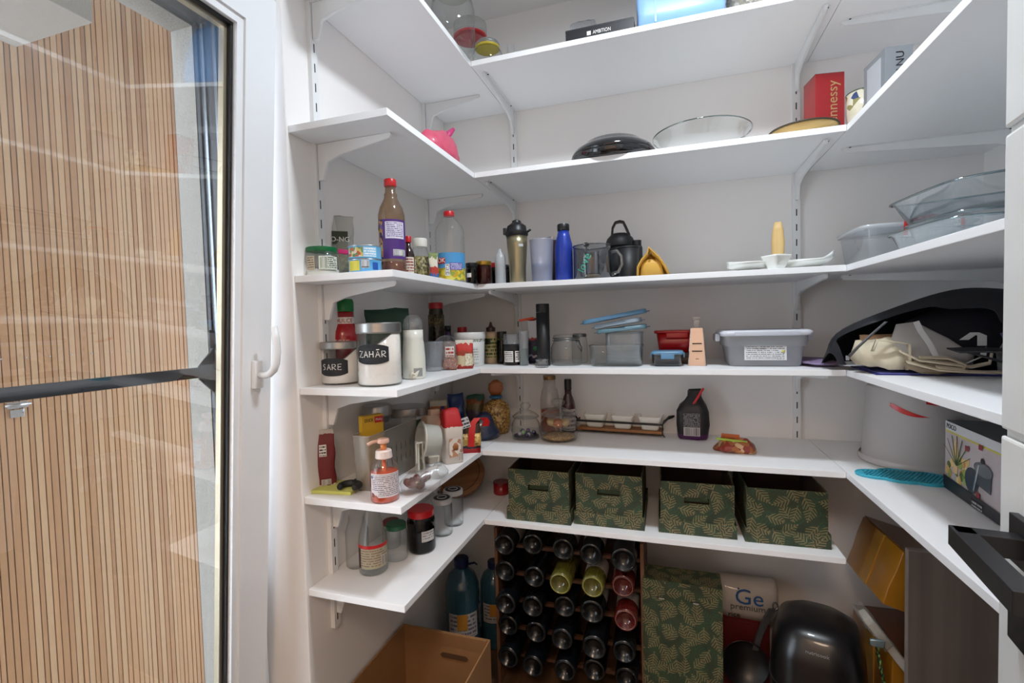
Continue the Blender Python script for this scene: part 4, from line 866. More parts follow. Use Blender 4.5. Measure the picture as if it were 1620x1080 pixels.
zt = zi+h2+.004; LB = mat('5A87A8', .35, coat=.1); 
def lid(lb, x, y, z, hw, hd, rot, m=LB):
    t = thing('food_box_lid', lb, 'lid', (x, y, z)); t.rotation_euler = rot
    link('lid_plate', loft([(0, hw, hd, .3), (.003, hw*1.01, hd*1.02, .3), (.014, hw, hd, .3), (.015, hw*.9, hd*.86, .3), (.012, hw*.88, hd*.84, .3)], 40), m, t)
    for sx in (-1, 1): link('snap_flap', box(.012, hd*.8, .003, .001, (sx*(hw+.005), 0, .003)), m, t)
    link('snap_flap', box(hw*.8, .010, .003, .001, (0, -hd-.005, .002)), m, t)
lid('lowest snap lid, grey-blue, on the stacked glass food boxes', tx.x+.020, tx.y, zt+.001, .085, .06, (0, -.10, .05), mat('5C7F8C', .35))
lid('middle snap lid, pale with blue edge, on the stacked glass food boxes', tx.x+.008, tx.y, zt+.021, .080, .058, (0, -.15, -.04), mat('9FB4C4', .3))
lid('topmost snap lid, blue, sloping across the glass food boxes', tx.x-.004, tx.y+.004, zt+.044, .110, .070, (0, -.17, .03))
t, hw, h = ovendish('red_food_box', 'red plastic food box with a flat rim lid', 'food box', 1044, 1098, 513, 545, .09, dz=.048)
t.location.y = .235; t.location.z = SH['D']+.040+EPS; t.location.x = colx(1071, .235, .80); hw = .072; h = .078
RP = mat('B01219', .3, coat=.3)
link('box_body', loft([(0, hw*.86, .045, .3), (h*.86, hw*.97, .053, .28)], 40), RP, t); link('lid', loft([(h*.87, hw*1.08, .060, .25), (h*.97, hw*1.1, .062, .25), (h, hw*1.04, .057, .25)], 40), RP, t); link('snap_flap', box(hw, .003, h*.22, .001, (0, -.060, h*.66)), RP, t)
bt = thing('brown_tray', 'flat brown tin under the red food box', 'tin', (t.location.x, .235, SH['D']+EPS)); link('tin_body', loft([(0, .085, .058, .3), (.036, .088, .060, .3), (.0385, .084, .056, .3)], 36), mat('6B564A', .5), bt); link('seam', loft([(.026, .0888, .0608, .3), (.0275, .0888, .0608, .3)], 36), mat('3E302A', .5), bt)
t, hw, h = ovendish('glass_food_box', 'small clear glass food box with a blue snap lid', 'food box', 1033, 1080, 562, 580, .09)
h = .052; dishy(t, hw, .040, h*.78)
link('snap_lid', loft([(h*.79, hw*1.08, .047, .3), (h*.9, hw*1.1, .048, .3), (h*.98, hw*1.04, .044, .3), (h, hw*.9, .036, .3)], 40), LB, t); link('snap_flap', box(hw*.9, .003, h*.34, .001, (0, -.047, h*.5)), LB, t)
for sx in (-1, 1): link('snap_flap', box(.004, .035, h*.3, .001, (sx*(hw*1.12), 0, h*.56)), LB, t)
# grater
q = on(1104, 579, 'z', SH['D']); yg = q.y+.012; hg = hz(q.x, q.y, 500)-SH['D']
t = thing('box_grater', 'small polished steel tower grater with a grey handle', 'grater', (q.x, yg+.02, SH['D']+EPS), face(q.x, yg)); GM = mat('C6BCB8', .16, 1, var=.04, bump=.5, scale=14); wg = 29/2*depth(q)/FPX
hb = hg*.76
link('grater_body', loft([(0, wg, wg*.8, .12), (hb, wg*.68, wg*.5, .12)], 32), GM, t, smooth='auto')
sl = []
for zz, w2 in ((.57, .60), (.37, .62)):
    k = wg*(1-.32*zz); o = link('slicing_slot', box(k*1.2, .002, .004, 0, (0, -wg*.8*(1-.375*zz)-.0008, hb*zz)), BLACK, t, smooth=False)
    link('blade', box(k*1.2, .005, .0018, 0, (0, -wg*.8*(1-.375*zz)-.002, hb*zz-.004)), GM, t, smooth=False)
link('punched_hole', box(wg*.35, .002, .003, .0005, (0, -wg*.78, hb*.17)), mat('8A7A72', .3, .8), t, smooth=False)
link('handle', join([box(wg*.6, wg*.5, hg*.16, .001, (0, 0, hb)), box(wg*.8, wg*.7, hg*.06, .001, (0, 0, hb+hg*.165))]), mat('9A9CA0', .3, .6), t, smooth='auto')
# storage box with white lid
t, hw, h = ovendish('storage_box', 'translucent storage box with a white snap lid and product label', 'box', 1150, 1277, 527, 580, .19)
h = hz(t.location.x, t.location.y-.09, 522)-SH['D']; hd = .095; hbz = h*.84
link('box_body', loft([(0, hw*.86, hd*.86, .22), (.006, hw*.91, hd*.91, .2), (hbz*.66, hw*.98, hd*.97, .2), (hbz*.67, hw*1.05, hd*1.04, .2), (hbz, hw*1.07, hd*1.06, .2)], 44, capt=False), glass('E6E8EC', 'A8AEB8', .3, .3, .04, .38, 'CDD0D7'), t)
link('lid', loft([(hbz+.0005, hw*1.14, hd*1.13, .2), (hbz+.004, hw*1.17, hd*1.16, .2), (h*.96, hw*1.16, hd*1.15, .2), (h, hw*1.08, hd*1.07, .2)], 44), mat('CFD2DA', .35), t)
for sx in (-1, 1): link('snap_flap', box(.014, .09, .024, .002, (sx*hw*1.19, 0, h-.036)), mat('C4C8D2', .35), t, smooth='auto')
link('snap_flap', box(hw*1.6, .006, .012, .001, (0, -hd*1.18, h-.017)), mat('C4C8D2', .35), t, smooth='auto')
fy = -hd*1.0
link('product_label', quad(hw*1.05, h*.40, (-hw*.02, fy-.001, h*.34)), fineprint('D9DADC', '6A6C72', 8, .42, 12, .04, (.76, .96, .06, .22)), t, smooth=False, rot=(-.05, 0, 0))
write(t, 'HOMMIO', h*.055, BLACK, h*.49, fy-.0022-.024*.05, x=-hw*.14); link('recycling_dot', lathe([(h*.035, 0), (h*.035, .0006)], 16), mat('C9C33A', .5), t, loc=(hw*.42, fy-.0016, h*.42), rot=(PI/2, 0, 0))
for (dx, dy, dz, w_, d_, h_, c) in ((-.06, -.03, .006, .06, .06, .045, '6E7A74'), (.02, .01, .006, .07, .07, .06, '8C93A0'), (.078, -.02, .006, .03, .05, .05, '5A5A86'), (-.01, -.045, .052, .07, .03, .02, 'A8C4B4')):
    link('contents', box(w_*.9, d_, h_, .006, (dx*.9, dy, dz)), mat(c, .5), t, smooth='auto')
# ================================================================= FIFTH SHELF (level E) back
def candyjar(t, r, h, fl, fm, sd=5):
    link('glass_body', lathe([(r*.80, 0), (r*.95, .004), (r, h*.22), (r*.96, h*.42), (r*.80, h*.54), (r*.76, h*.58)], 72, flute=.014, fn=28), GL, t)
    link('glass_lid', lathe([(r*.84, h*.585), (r*.92, h*.60), (r*.92, h*.63), (r*.72, h*.70), (r*.42, h*.77), (r*.20, h*.80), (r*.20, h*.83), (r*.34, h*.88), (r*.36, h*.94), (r*.22, h)], 40), glass('DDE6E2', '6F7E79', .01, .85, .10), t)
    link('contents', lathe([(r*.76, .006), (r*.88, .012), (r*.9, h*fl), (r*.4, h*fl+.003)], 28), fm, t)
t, r, h = T_('sweet_jar', 'ribbed glass jar with a knobbed lid holding wrapped sweets', 'jar', 810, 855, 633, 'E', py=698)
candyjar(t, r, h, .045, mat('4A4A5A', .5))
for i in range(11):
    a = i*2.4; rr = r*.62*((i % 3)/2*.6+.4)
    link('sweet', loft([(-.007, .003, .003, 1), (-.003, .008, .007, .8), (.004, .008, .007, .8), (.008, .003, .003, 1)], 12, seed=i), mat(['2E5A3E', '8FC08A', '2A2348', '6A4A8A', 'C9C0DC', '3E3A5E'][i % 6], .3, coat=.4), t, loc=(rr*math.cos(a), rr*math.sin(a), .016+.010*(i % 2)+.002), rot=(a, a*.7, 0))
t, r, h = T_('cookie_jar', 'larger ribbed glass jar with a knobbed lid and crumbs inside', 'jar', 855, 914, 626, 'E', py=702)
candyjar(t, r, h, .10, mottled(['A9885A', '8C6A3E', 'C9AE82'], 200))
for i in range(3):
    o = link('biscuit_bag', crumple(loft([(-.014, .02, .014, .9), (0, .026, .018, .9), (.014, .02, .014, .9)], 20, jit=.004, seed=i), .004, 50), mat(['B49A6E', 'A9643E', 'B8A078'][i], .5, coat=.3), t, loc=((-.03, 0, .03)[i]*.8, -.012*(i == 1), h*.42), rot=(.3*i, .2, i))
t, r, h = T_('oil_glass_bottle', 'clear bottle with a brass cap and orange oil behind the ribbed jars', 'bottle', 856, 886, 592, 'E', y=.335)
link('glass_body', lathe([(r*.94, 0), (r, .003), (r, h*.56), (r*.84, h*.72), (r*.62, h*.82), (r*.60, h*.93)], 36), glass('DDD6D0', '8E8680', .02, .7, .08), t)
link('contents', lathe([(r*.88, .004), (r*.94, .006), (r*.94, h*.40), (r*.5, h*.402)], 24), mat('A8501A', .25, coat=.4), t); link('cap', lathe([(r*.64, h*.93), (r*.64, h)], 28), mat('8A6A42', .4, .5), t, smooth='auto')
t, r, h = T_('vinegar_bottle', 'dark red bottle with a black cap and white label', 'bottle', 889, 911, 598, 'E', y=.34)
link('glass_body', lathe([(r*.95, 0), (r, .003), (r, h*.50), (r*.85, h*.60), (r*.5, h*.72), (r*.46, h*.82)], 32), mat('3E0A12', .12, coat=.7), t); link('cap', lathe([(r*.5, h*.80), (r*.52, h*.97), (r*.46, h)], 24), BLACK, t, smooth='auto')
label_on(t, r*1.01, -1.0, 1.3, h*.05, h*.45, fineprint('B9B0AC', '5A4A4A', 5, .5, 4))
# tray with three bowls
q0, q1 = on(914, 683, 'z', SH['E']), on(1050, 692, 'z', SH['E']); cx, cy = (q0.x+q1.x)/2, (q0.y+q1.y)/2; an = math.atan2(q1.y-q0.y, q1.x-q0.x); LT = (q1-q0).length
t = thing('serving_tray', 'narrow wooden serving tray in a black wire frame', 'tray', (cx, cy+.045, SH['E']+EPS), an)
link('wooden_base', box(LT*.98, .085, .010, .001, (0, 0, .010)), wood('8A5A34', 'B07C4C', 'X', .6), t, smooth=False)
WM = mat('141416', .5); hr = .048; rect = [(-LT/2, -.045), (LT/2, -.045), (LT/2, .045), (-LT/2, .045)]
link('wire_rail', join([box(LT, .004, .008, .0005, (0, -.045, hr-.004)), box(LT, .004, .008, .0005, (0, .045, hr-.004)), box(.004, .09, .008, .0005, (-LT/2, 0, hr-.004)), box(.004, .09, .008, .0005, (LT/2, 0, hr-.004))]), WM, t, smooth=False)
for (a, b) in rect: link('leg', tube([(a+math.copysign(.008, a), b, 0), (a, b, .012), (a, b, hr)], .0025, 6), WM, t)
link('under_frame', join([box(LT, .003, .003, 0, (0, -.044, .006)), box(LT, .003, .003, 0, (0, .044, .006))]), WM, t, smooth=False)
for sx in (-1, 1): link('handle', strip([(sx*LT/2, -.022, hr), (sx*(LT/2+.018), -.020, hr+.020), (sx*(LT/2+.040), 0, hr+.028), (sx*(LT/2+.018), .020, hr+.020), (sx*LT/2, .022, hr)], (0, 0, .008), .003), WM, t, smooth='auto')
bn = ['white square porcelain bowl on the tray, next to the ribbed jars', 'white square porcelain bowl in the middle of the wooden tray', 'white square porcelain bowl on the tray, next to the black coffee bag']
for i, dx in enumerate((-.30, .03, .345)):
    b = thing('porcelain_bowl', bn[i], 'bowl', (cx+dx*LT*math.cos(an)-.045*math.sin(an), cy+.045+dx*LT*math.sin(an), SH['E']+EPS+.0205), an+.0)
    hw = LT*.135
    link('bowl_body', loft([(0, hw*.66, hw*.66, .32), (.004, hw*.72, hw*.72, .3), (.050, hw*.98, hw*.98, .28), (.054, hw, hw, .28), (.053, hw*.9, hw*.9, .28), (.012, hw*.62, hw*.62, .3)], 40), POR, b)
# coffee bag
t, r, h = T_('coffee_bag', 'black coffee bag with a purple foot closed by a red clip', 'bag', 1071, 1121, 612, 'E', py=699)
o = link('foil_body', loft([(0, r*.84, r*.46, .5), (h*.03, r*.90, r*.50, .5), (h*.3, r*.97, r*.56, .55), (h*.55, r*.95, r*.52, .6), (h*.68, r*.80, r*.42, .65), (h*.78, r*.56, r*.28, .7), (h*.86, r*.42, r*.16, .8), (h*.96, r*.44, r*.08, .8), (h, r*.36, r*.04, .9)], 44, jit=.004, seed=22), bands([(0, '4A1450'), (.11, '1A1A1E')], .45, noisy=.02), t)
for v in o.data.vertices:
    if v.co.z > h*.55: v.co.x += (v.co.z-h*.55)*.12
link('clip', box(.009, .012, h*.50, .003, (0, 0, 0)), RED, t, smooth='auto', loc=(-r*.12, -r*.30, h*.60), rot=(0, .52, 0))
link('printed_label', quad(r*1.1, h*.34, (-r*.05, -r*.60, h*.38)), fineprint('1A1A1E', '8E8C92', 12, .5, 6), t, smooth=False); link('barcode', quad(r*.95, h*.17, (-r*.05, -r*.62, h*.165)), fineprint('C9C7C6', '1A1A1A', 1, .95, 16, .05, (.05, .95, .05, .95)), t, smooth=False)
# snack bag
t, r, h = T_('snack_packet', 'crumpled orange snack packet closed with a lime clip', 'packet', 1130, 1196, 684, 'E', py=722)
o = pouch(r*2.0, r*1.1, h*.95, mottled(['A8622E', 'C98A4E', '7A3A1E', 'D9B48A', '8C2A1A'], 55, .35, .5), t, 'foil_body', seed=27, topw=.55, jit=.010, n=14, e=.8)
link('clip', box(r*1.35, .008, .007, .002, (0, 0, 0)), mat('9CBF3A', .4), t, smooth='auto', loc=(-r*.15, -r*.22, h*.76), rot=(0, .06, 0)); link('torn_top', crumple(box(r*.8, .003, h*.35, 0, (-r*.2, 0, h*.85)), .006, 40), mat('B85A28', .4), t, smooth=False)
# ================================================================= FIFTH SHELF, DOOR SIDE (level E)
t, r, h = T_('spice_sachet', 'maroon seasoning sachet standing upright at the shelf end', 'packet', 497, 533, 676, 'E', y=-.478)
o = pouch(r*1.9, r*.6, h, bands([(0, 'D9D4D0'), (.06, '6E2026'), (.92, 'B9B2AE')], noisy=.08), t, 'foil_body', seed=41, topw=.85, jit=.005)
link('sticker', quad(r*.60, h*.20, (-r*.1, -r*.42, h*.66)), fineprint('DFDCD8', '2A2A2A', 4, .5, 2), t, smooth=False); link('barcode', quad(r*.8, h*.09, (.1*r, -r*.40, h*.12)), fineprint('D5D2CE', '222222', 1, .95, 14, .04, (.05, .95, .05, .95)), t, smooth=False)
q = on(505, 782, 'z', SH['E']); q2 = on(560, 770, 'z', SH['E'])
t = thing('note_pad', 'pale yellow note pad lying flat at the shelf end', 'note pad', ((q.x+q2.x)/2-.002, -.475, SH['E']+EPS), .12)
PADY = mat('C7C96A', .7, var=.03)
link('pad_sheets', bx(-.072, .060, -.045, .045, 0, .009, .0008), PADY, t, smooth=False); link('top_sheet', bx(-.070, .061, -.044, .046, .0092, .0096), mat('D2D478', .7), t, smooth=False, rot=(0, -.012, .03))
padz = SH['E']+EPS+.0108
q = on(545, 778, 'z', padz)
t = thing('horseshoe_holder', 'matt black rubber horseshoe lying on the yellow pad', 'horseshoe', (q.x, q.y+.022, padz), .1); pts = []
for i in range(15):
    a = math.radians(-40+260*i/14); pts.append((.026*math.cos(a), .024*math.sin(a), .0095))
link('rubber_arc', tube(pts, .0095, 12, taper=[.75]+[.85+.15*math.sin(PI*i/12) for i in range(13)]+[.75]), mat('1E2124', .6), t)
link('notch', tube([(0, .034, .010), (0, .034, .018)], .004, 8), mat('1E2124', .6), t)
q = on(572, 762, 'z', padz+.004); t = thing('pencil', 'orange pencil with a dark tip behind the soap bottle', 'pencil', (q.x-.01, q.y+.01, SH['E']+EPS+.0045), .35)
link('wooden_shaft', tube([(-.055, 0, 0), (.05, 0, 0)], .0038, 6), mat('C06A22', .4), t, smooth=False); link('tip', tube([(.0502, 0, 0), (.064, 0, 0)], .0038, 6, taper=[1, .15]), BLACK, t, smooth=False)
t, r, h = T_('soap_bottle', 'clear pump bottle half full of orange soap near the shelf corner', 'bottle', 588, 632, 688, 'E', py=797)
link('bottle_body', lathe([(r*.95, 0), (r, .003), (r, h*.50), (r*.92, h*.58), (r*.62, h*.66), (r*.56, h*.68)], 40), glass('F3EAE6', 'B09A92', .03, .7, .07), t)
link('contents', lathe([(r*.93, .002), (r*.97, .004), (r*.97, h*.47), (r*.5, h*.472)], 32), mat('E2572A', .3, coat=.5, trans=.3), t)
link('printed_label', patch(r*1.006, -1.15, 1.25, h*.10, h*.48), fineprint('D9CFD2', '6E6A74', 13, .42, 8), t); label_on(t, r*1.012, -1.1, -.5, h*.10, h*.2, mottled(['D9CFD2', '8A4A4A', 'D9CFD2', 'B56A4A'], 80)); label_on(t, r*1.012, -1.1, -.9, h*.40, h*.44, mat('3A6AA0', .5))
PK = mat('E3B9A4', .35, coat=.2)
link('pump_collar', lathe([(r*.58, h*.685), (r*.60, h*.69), (r*.56, h*.80), (r*.50, h*.815)], 32), mat('E6D4CC', .35), t, smooth='auto')
link('pump_stem', lathe([(r*.22, h*.815), (r*.22, h*.93)], 20), mat('E08A52', .35), t); link('dip_tube', tube([(0, 0, h*.05), (0, 0, h*.7)], r*.16, 10), mat('E2703A', .4), t)
link('pump_head', join([lathe([(r*.40, h*.925), (r*.42, h*.94), (r*.40, h*.99), (r*.3, h)], 24), tube([(-r*.2, 0, h*.965), (-r*.75, 0, h*.95), (-r*1.1, -r*.05, h*.915)], r*.13, 10)]), PK, t)
# translucent bin
q = on(552, 755, 'z', SH['E']); bz = SH['E']+EPS; yb0, yb1 = -.478, -.215; xb0, xb1 = -.197, -.138
t = thing('storage_bin', 'long translucent plastic bin with rows of slots', 'bin', ((xb0+xb1)/2, (yb0+yb1)/2, bz)); TB = glass('DCDAD4', 'A8A49C', .15, .4, .05, .55, 'A8A49E')
hbn = hz(xb1, -.33, 673)-bz; lx, ly = (xb1-xb0)/2, (yb1-yb0)/2
link('bin_body', loft([(0, lx*.92, ly*.95, .2), (.004, lx*.95, ly*.97, .18), (hbn, lx*1.02, ly*1.01, .18)], 40, capt=False), TB, t); link('rim', tube([(a, b, hbn) for a, b in sect(lx*1.02, ly*1.01, .18, 40)], .002, 6, True), glass('D6D4CE', 'A09C94', .1, .4, .1, .5, 'C4C0B8'), t)
sl = []
for row in (.28, .52):
    for i in range(9): yy = -ly*.8+i*ly*.2; sl.append(bx(lx*1.005, lx*1.012, yy, yy+.003, hbn*row, hbn*(row+.13)))
link('slots', join(sl), mat('55585C', .6), t, smooth=False)['kind'] = 'stuff'
link('contents', crumple(box(lx*1.2, ly*.6, hbn*.26, .004, (0, ly*.45, .008)), .003, 30), mottled(['8A7A4A', '5A5A52', 'A09060', '3E3E3A'], 40), t)
for i, (a, b, pt, yy, xx, lb) in enumerate([(576, 618, 629, -.17, None, 'glass canister with a brushed steel lid, nearer the wall end'), (613, 673, 630, -.06, None, 'wider glass canister with a brushed steel lid behind the plastic bin')]):
    z = SH['E']+EPS; X = -.250 if i == 0 else -.222; Y = coly((a+b)/2, X, z+.17); D = depth((X, Y, z+.17)); r = (b-a)/2*D/FPX; h = hz(X-vdir(X, Y).x*0, Y, pt+12)-z
    if i == 0: h = hz(X, Y, 640)-z
    t = thing('steel_lid_canister', lb, 'canister', (X, Y, z), face(X, Y)); canister(t, r, h, mottled(['2A2624', '4A3E34', '1E1A18'], 120), .6, .0, '', 0)
    if i == 1: label_on(t, r*1.006, .3, .8, h*.55, h*.78, mat('3C5A48', .5))
t = thing('bait_box', 'yellow carton with black and red lettering behind the plastic bin', 'box', (-.178, coly(588, -.178, .56), SH['E']+EPS+.005), face(-.25, -.2)+.5)
hbb = hz(-.178, t.location.y, 659)-SH['E']; link('carton', box(.066, .022, hbb, .001), mat('C9A024', .5), t, smooth=False); write(t, 'DUCK', .014, BLACK, hbb*.93, -.0115, x=-.012, wide=.026); link('red_panel', quad(.026, .018, (.019, -.0116, hbb*.93)), RED, t, smooth=False); write(t, 'Pinky', .010, PAPER, hbb*.93, -.0124, x=.019, wide=.021)
# colander cup with handle
CW = mat('CBCABF', .4); t = thing('measuring_cup', 'white plastic cup lying sideways with an open loop handle', 'cup', (on(674, 745, 'z', SH['E']).x, on(674, 745, 'z', SH['E']).y, SH['E']+EPS), 0)
px = Vector(t.location); D = depth(px); R_ = 27*D/FPX
t.rotation_euler = (0, 0, face(px.x, px.y)+.30); zc_ = 50*D/FPX
body = lathe([(R_*.98, -.004), (R_*1.02, 0), (R_*.97, .004), (R_*.84, .052), (R_*.80, .055)], 40, capb=False)
link('cup_body', body, mat('C6C8C0', .35, trans=.15), t, loc=(-.012, 0, zc_), rot=(0, PI/2+.12, 0)); link('rim', tube([(R_*1.04*math.cos(a), R_*1.04*math.sin(a), 0) for a in [2*PI*i/36 for i in range(36)]], .003, 8, True), CW, t, loc=(-.012, 0, zc_), rot=(0, PI/2+.12, 0))
link('stand', join([box(.006, .030, zc_*1.0, .001, (-.030, -.012, 0)), box(.006, .030, zc_*.9, .001, (-.006, .012, 0))]), CW, t, smooth=False)
link('loop_handle', tube([(-.004, -.03, zc_*.15), (.028, -.03, zc_*.12), (.032, -.03, zc_*.50), (.0, -.03, zc_*.52)], .004, 8), CW, t)
link('grip', join([box(.022, .008, .004, .001, (-.028, -.030, zc_*.98)), box(.004, .008, zc_*.6, .001, (-.038, -.030, zc_*.38)), box(.004, .008, zc_*.6, .001, (-.018, -.030, zc_*.38))]), CW, t, smooth=False)
q = on(650, 786, 'z', SH['E'])
t = thing('date_bag', 'clear plastic bag of brown dates beside the soap bottle', 'bag', (q.x+.006, q.y+.038, SH['E']+EPS), .5)
link('film', crumple(loft([(0, .052, .030, .8), (.02, .055, .036, .8), (.045, .040, .022, .9, (.008, 0)), (.056, .016, .008, 1, (.03, .01)), (.060, .010, .004, 1, (.05, .02))], 32, jit=.010, seed=3), .008, 45, 5), glass('F4F1F1', 'DCD6D6', .25, .25, .06, .12, 'D9D0D0'), t)
for i in range(9):
    a = i*2.4; rr = .032*math.sqrt((i+.5)/9)
    link('date', loft([(-.013, .004, .004, 1), (-.006, .011, .010, 1), (.006, .011, .010, 1), (.013, .004, .004, 1)], 10, jit=.002, seed=i), mat('5A2A24', .35, coat=.3, var=.2, scale=80, bump=.5), t, loc=(rr*math.cos(a)-.008, rr*.7*math.sin(a), .011+.012*(i % 3)), rot=(1.2+i, i*.7, i))
q = on(672, 757, 'z', SH['E'])
t = thing('plastic_bag', 'empty crumpled clear bag at the foot of the measuring cup', 'bag', (q.x+.020, q.y+.016, SH['E']+EPS), .9)
link('film', crumple(loft([(0, .050, .024, .8), (.012, .052, .026, .8), (.026, .034, .014, .9), (.032, .010, .005, 1)], 30, jit=.010, seed=13), .007, 45, 15), glass('F4F5F5', 'DADEDF', .25, .25, .06, .24, 'D4D7D9'), t)
# boxes and bags further along
def stand(name, label, cat, px, pyb, wpx, pyt, lev='E', **k):
    z = SH[lev]+EPS; q = on(px, pyb, 'z', z); D = depth(q); w_ = wpx*D/FPX; v = vdir(q.x, q.y); h = hz(q.x, q.y, pyt)-z
    return thing(name, label, cat, (q.x, q.y, z), face(q.x, q.y)), w_, h
t, w_, h = stand('flour_bag', 'white paper flour bag with a red folded top', 'bag', 709, 733, 32, 648)
t.location.y += .03; t.location.x -= .002; t.rotation_euler.z += .35
o = link('paper_body', loft([(0, w_*.47, .035, .25), (h*.7, w_*.49, .036, .28), (h*.76, w_*.47, .034, .35), (h*.9, w_*.44, .026, .5), (h*.98, w_*.42, .015, .6), (h, w_*.36, .006, .8)], 40, jit=.002, seed=4), bands([(0, 'DDD3CA'), (.68, 'B51E22')], .65, noisy=.10), t)
link('printed_label', quad(w_*.6, h*.34, (.0, -.0385, h*.3)), mottled(['DDD3CA', 'DDD3CA', 'DCD2C8', 'B98A6A'], 60), t, smooth=False); link('barcode', quad(w_*.26, h*.16, (w_*.28, -.0387, h*.12)), fineprint('D9CFC6', '444444', 1, .95, 12, .05, (.05, .95, .05, .95)), t, smooth=False); link('bread_print', loft([(0, w_*.13, .001, .8), (h*.08, w_*.16, .001, .8), (h*.14, w_*.05, .001, .8)], 16), mat('A4683E', .6), t, loc=(w_*.02, -.0389, h*.25))
t, w_, h = stand('flour_box', 'cream paper bag printed with brown twigs beside the measuring cup', 'bag', 690, 737, 30, 612)
t.location.x -= .038; t.location.y += .050; t.rotation_euler.z += .5; h = .155
link('paper_body', loft([(0, w_*.5, .030, .22), (h*.85, w_*.5, .030, .25), (h, w_*.42, .016, .4)], 40, jit=.002, seed=24), bands([(0, 'D2C3B4'), (.22, 'CBBBAA'), (.55, '6A4230'), (.72, 'CDAE94')], .65, noisy=.06), t); link('folded_flap', box(w_*.55, .022, .018, .002, (.01, 0, h)), mat('D6B49A', .65), t, smooth=False)
t, w_, h = stand('pasta_bag', 'pasta bag in red, with a striped red and white folded top', 'bag', 741, 716, 34, 664)
t.location.y += .022
link('clear_body', loft([(0, w_*.46, .024, .3), (h*.4, w_*.5, .027, .4), (h*.8, w_*.48, .022, .5), (h*.92, w_*.44, .012, .6)], 36, jit=.003, seed=33), bands([(0, 'B4161C'), (.16, '28282E'), (.24, 'C49E56'), (.62, '3C2A1E')], .35, noisy=.12), t)
link('pasta', loft([(h*.2, w_*.47, .0262, .5), (h*.58, w_*.50, .0275, .5)], 36), mottled(['D6B26A', 'C39C52', '8E6A34', 'E2C684'], 190), t)
link('red_strap', strip([(w_*.02, -.030, h*.2), (w_*.05, -.030, h*.55), (w_*.12, -.027, h*.88), (w_*.34, -.02, h*1.04), (w_*.66, -.012, h*1.02), (w_*.78, -.008, h*.90), (w_*.72, -.004, h*.76)], (w_*.3, 0, 0), .003), RED, t, smooth='auto')
link('white_flap', quad(w_*.38, h*.32, (w_*.22, -.0305, h*.93)), fineprint('D6D6D8', '2A2A3A', 3, .5, 2), t, smooth=False, rot=(0, -.3, 0))
t, r, h = T_('pasta_sack', 'round clear sack of short pasta tied with an orange top', 'sack', 764, 808, 598, 'E', y=.27)
link('clear_body', loft([(0, r*.82, r*.6, .8), (h*.15, r*.98, r*.72, .8), (h*.4, r*1.0, r*.72, .85), (h*.55, r*.85, r*.6, .9), (h*.62, r*.4, r*.28, 1), (h*.66, r*.25, r*.18, 1)], 36, jit=.003, seed=51), mottled(['B08A46', '94702E', 'C9A45E', '6E4E1E'], 150, .35, .5), t)
link('blue_tie', lathe([(r*.42, h*.655), (r*.5, h*.68), (r*.42, h*.705)], 20), mat('2B6A94', .4), t); link('fanned_top', loft([(h*.71, r*.3, r*.12, 1), (h*.82, r*.55, r*.12, .9), (h*.93, r*.48, r*.1, .9), (h, r*.15, r*.05, 1)], 24, jit=.003, seed=5), mat('A8602A', .5, coat=.3, var=.3, scale=90, bump=.5), t)
write(t, 'pasta', r*.30, mat('4A3418', .6), h*.40, -r*.76)
t, r, h = T_('cereal_carton', 'orange and white carton with a blue emblem at the back of the corner', 'box', 682, 708, 606, 'E', y=.16)
h = .150; link('carton', box(r*2.0, .05, h, .001), bands([(0, 'C8B494'), (.45, 'C9A06E'), (.6, 'B86A2E'), (.85, 'D2C2A8')], noisy=.06), t, smooth=False); link('emblem', quad(r*.5, h*.2, (r*.5, -.026, h*.75)), mat('2E2A66', .5), t, smooth=False); write(t, 'DR.', r*.42, BLACK, h*.5, -.0257, x=r*.4, spin=PI/2)
t, r, h = T_('blue_food_bag', 'crumpled glossy blue food bag at the back of the corner', 'bag', 708, 738, 612, 'E', y=.25)
crumple(pouch(r*1.8, .06, .16, mat('1E3C7A', .3, coat=.5, var=.3, scale=30, bump=.6), t, 'foil_body', seed=61, jit=.008, topw=.9).data, .006, 30, 4)
t, r, h = T_('snack_bag', 'orange topped clear bag with greens, beside the blue food bag', 'bag', 738, 768, 606, 'E', y=.31)
crumple(pouch(r*1.8, .05, .15, bands([(0, 'A89A5A'), (.25, '5E4A5A'), (.55, '7A6A3A'), (.75, 'A85A24'), (.9, '3E6A58')], .35, .4, noisy=.3), t, 'foil_body', seed=62, jit=.008).data, .006, 30, 8)
q = on(752, 702, 'z', SH['E'])
t = thing('noodle_bag', 'dark navy plastic bag slumped behind the pasta bag', 'bag', (q.x, q.y+.085, SH['E']+EPS), .5)
link('foil_body', crumple(loft([(0, .062, .040, .8), (.02, .066, .042, .8), (.05, .050, .032, .9), (.085, .03, .018, 1), (.10, .012, .008, 1)], 32, jit=.010, seed=71), .006, 40, 6), mat('222E52', .3, coat=.5, var=.3, scale=25, bump=.5), t)
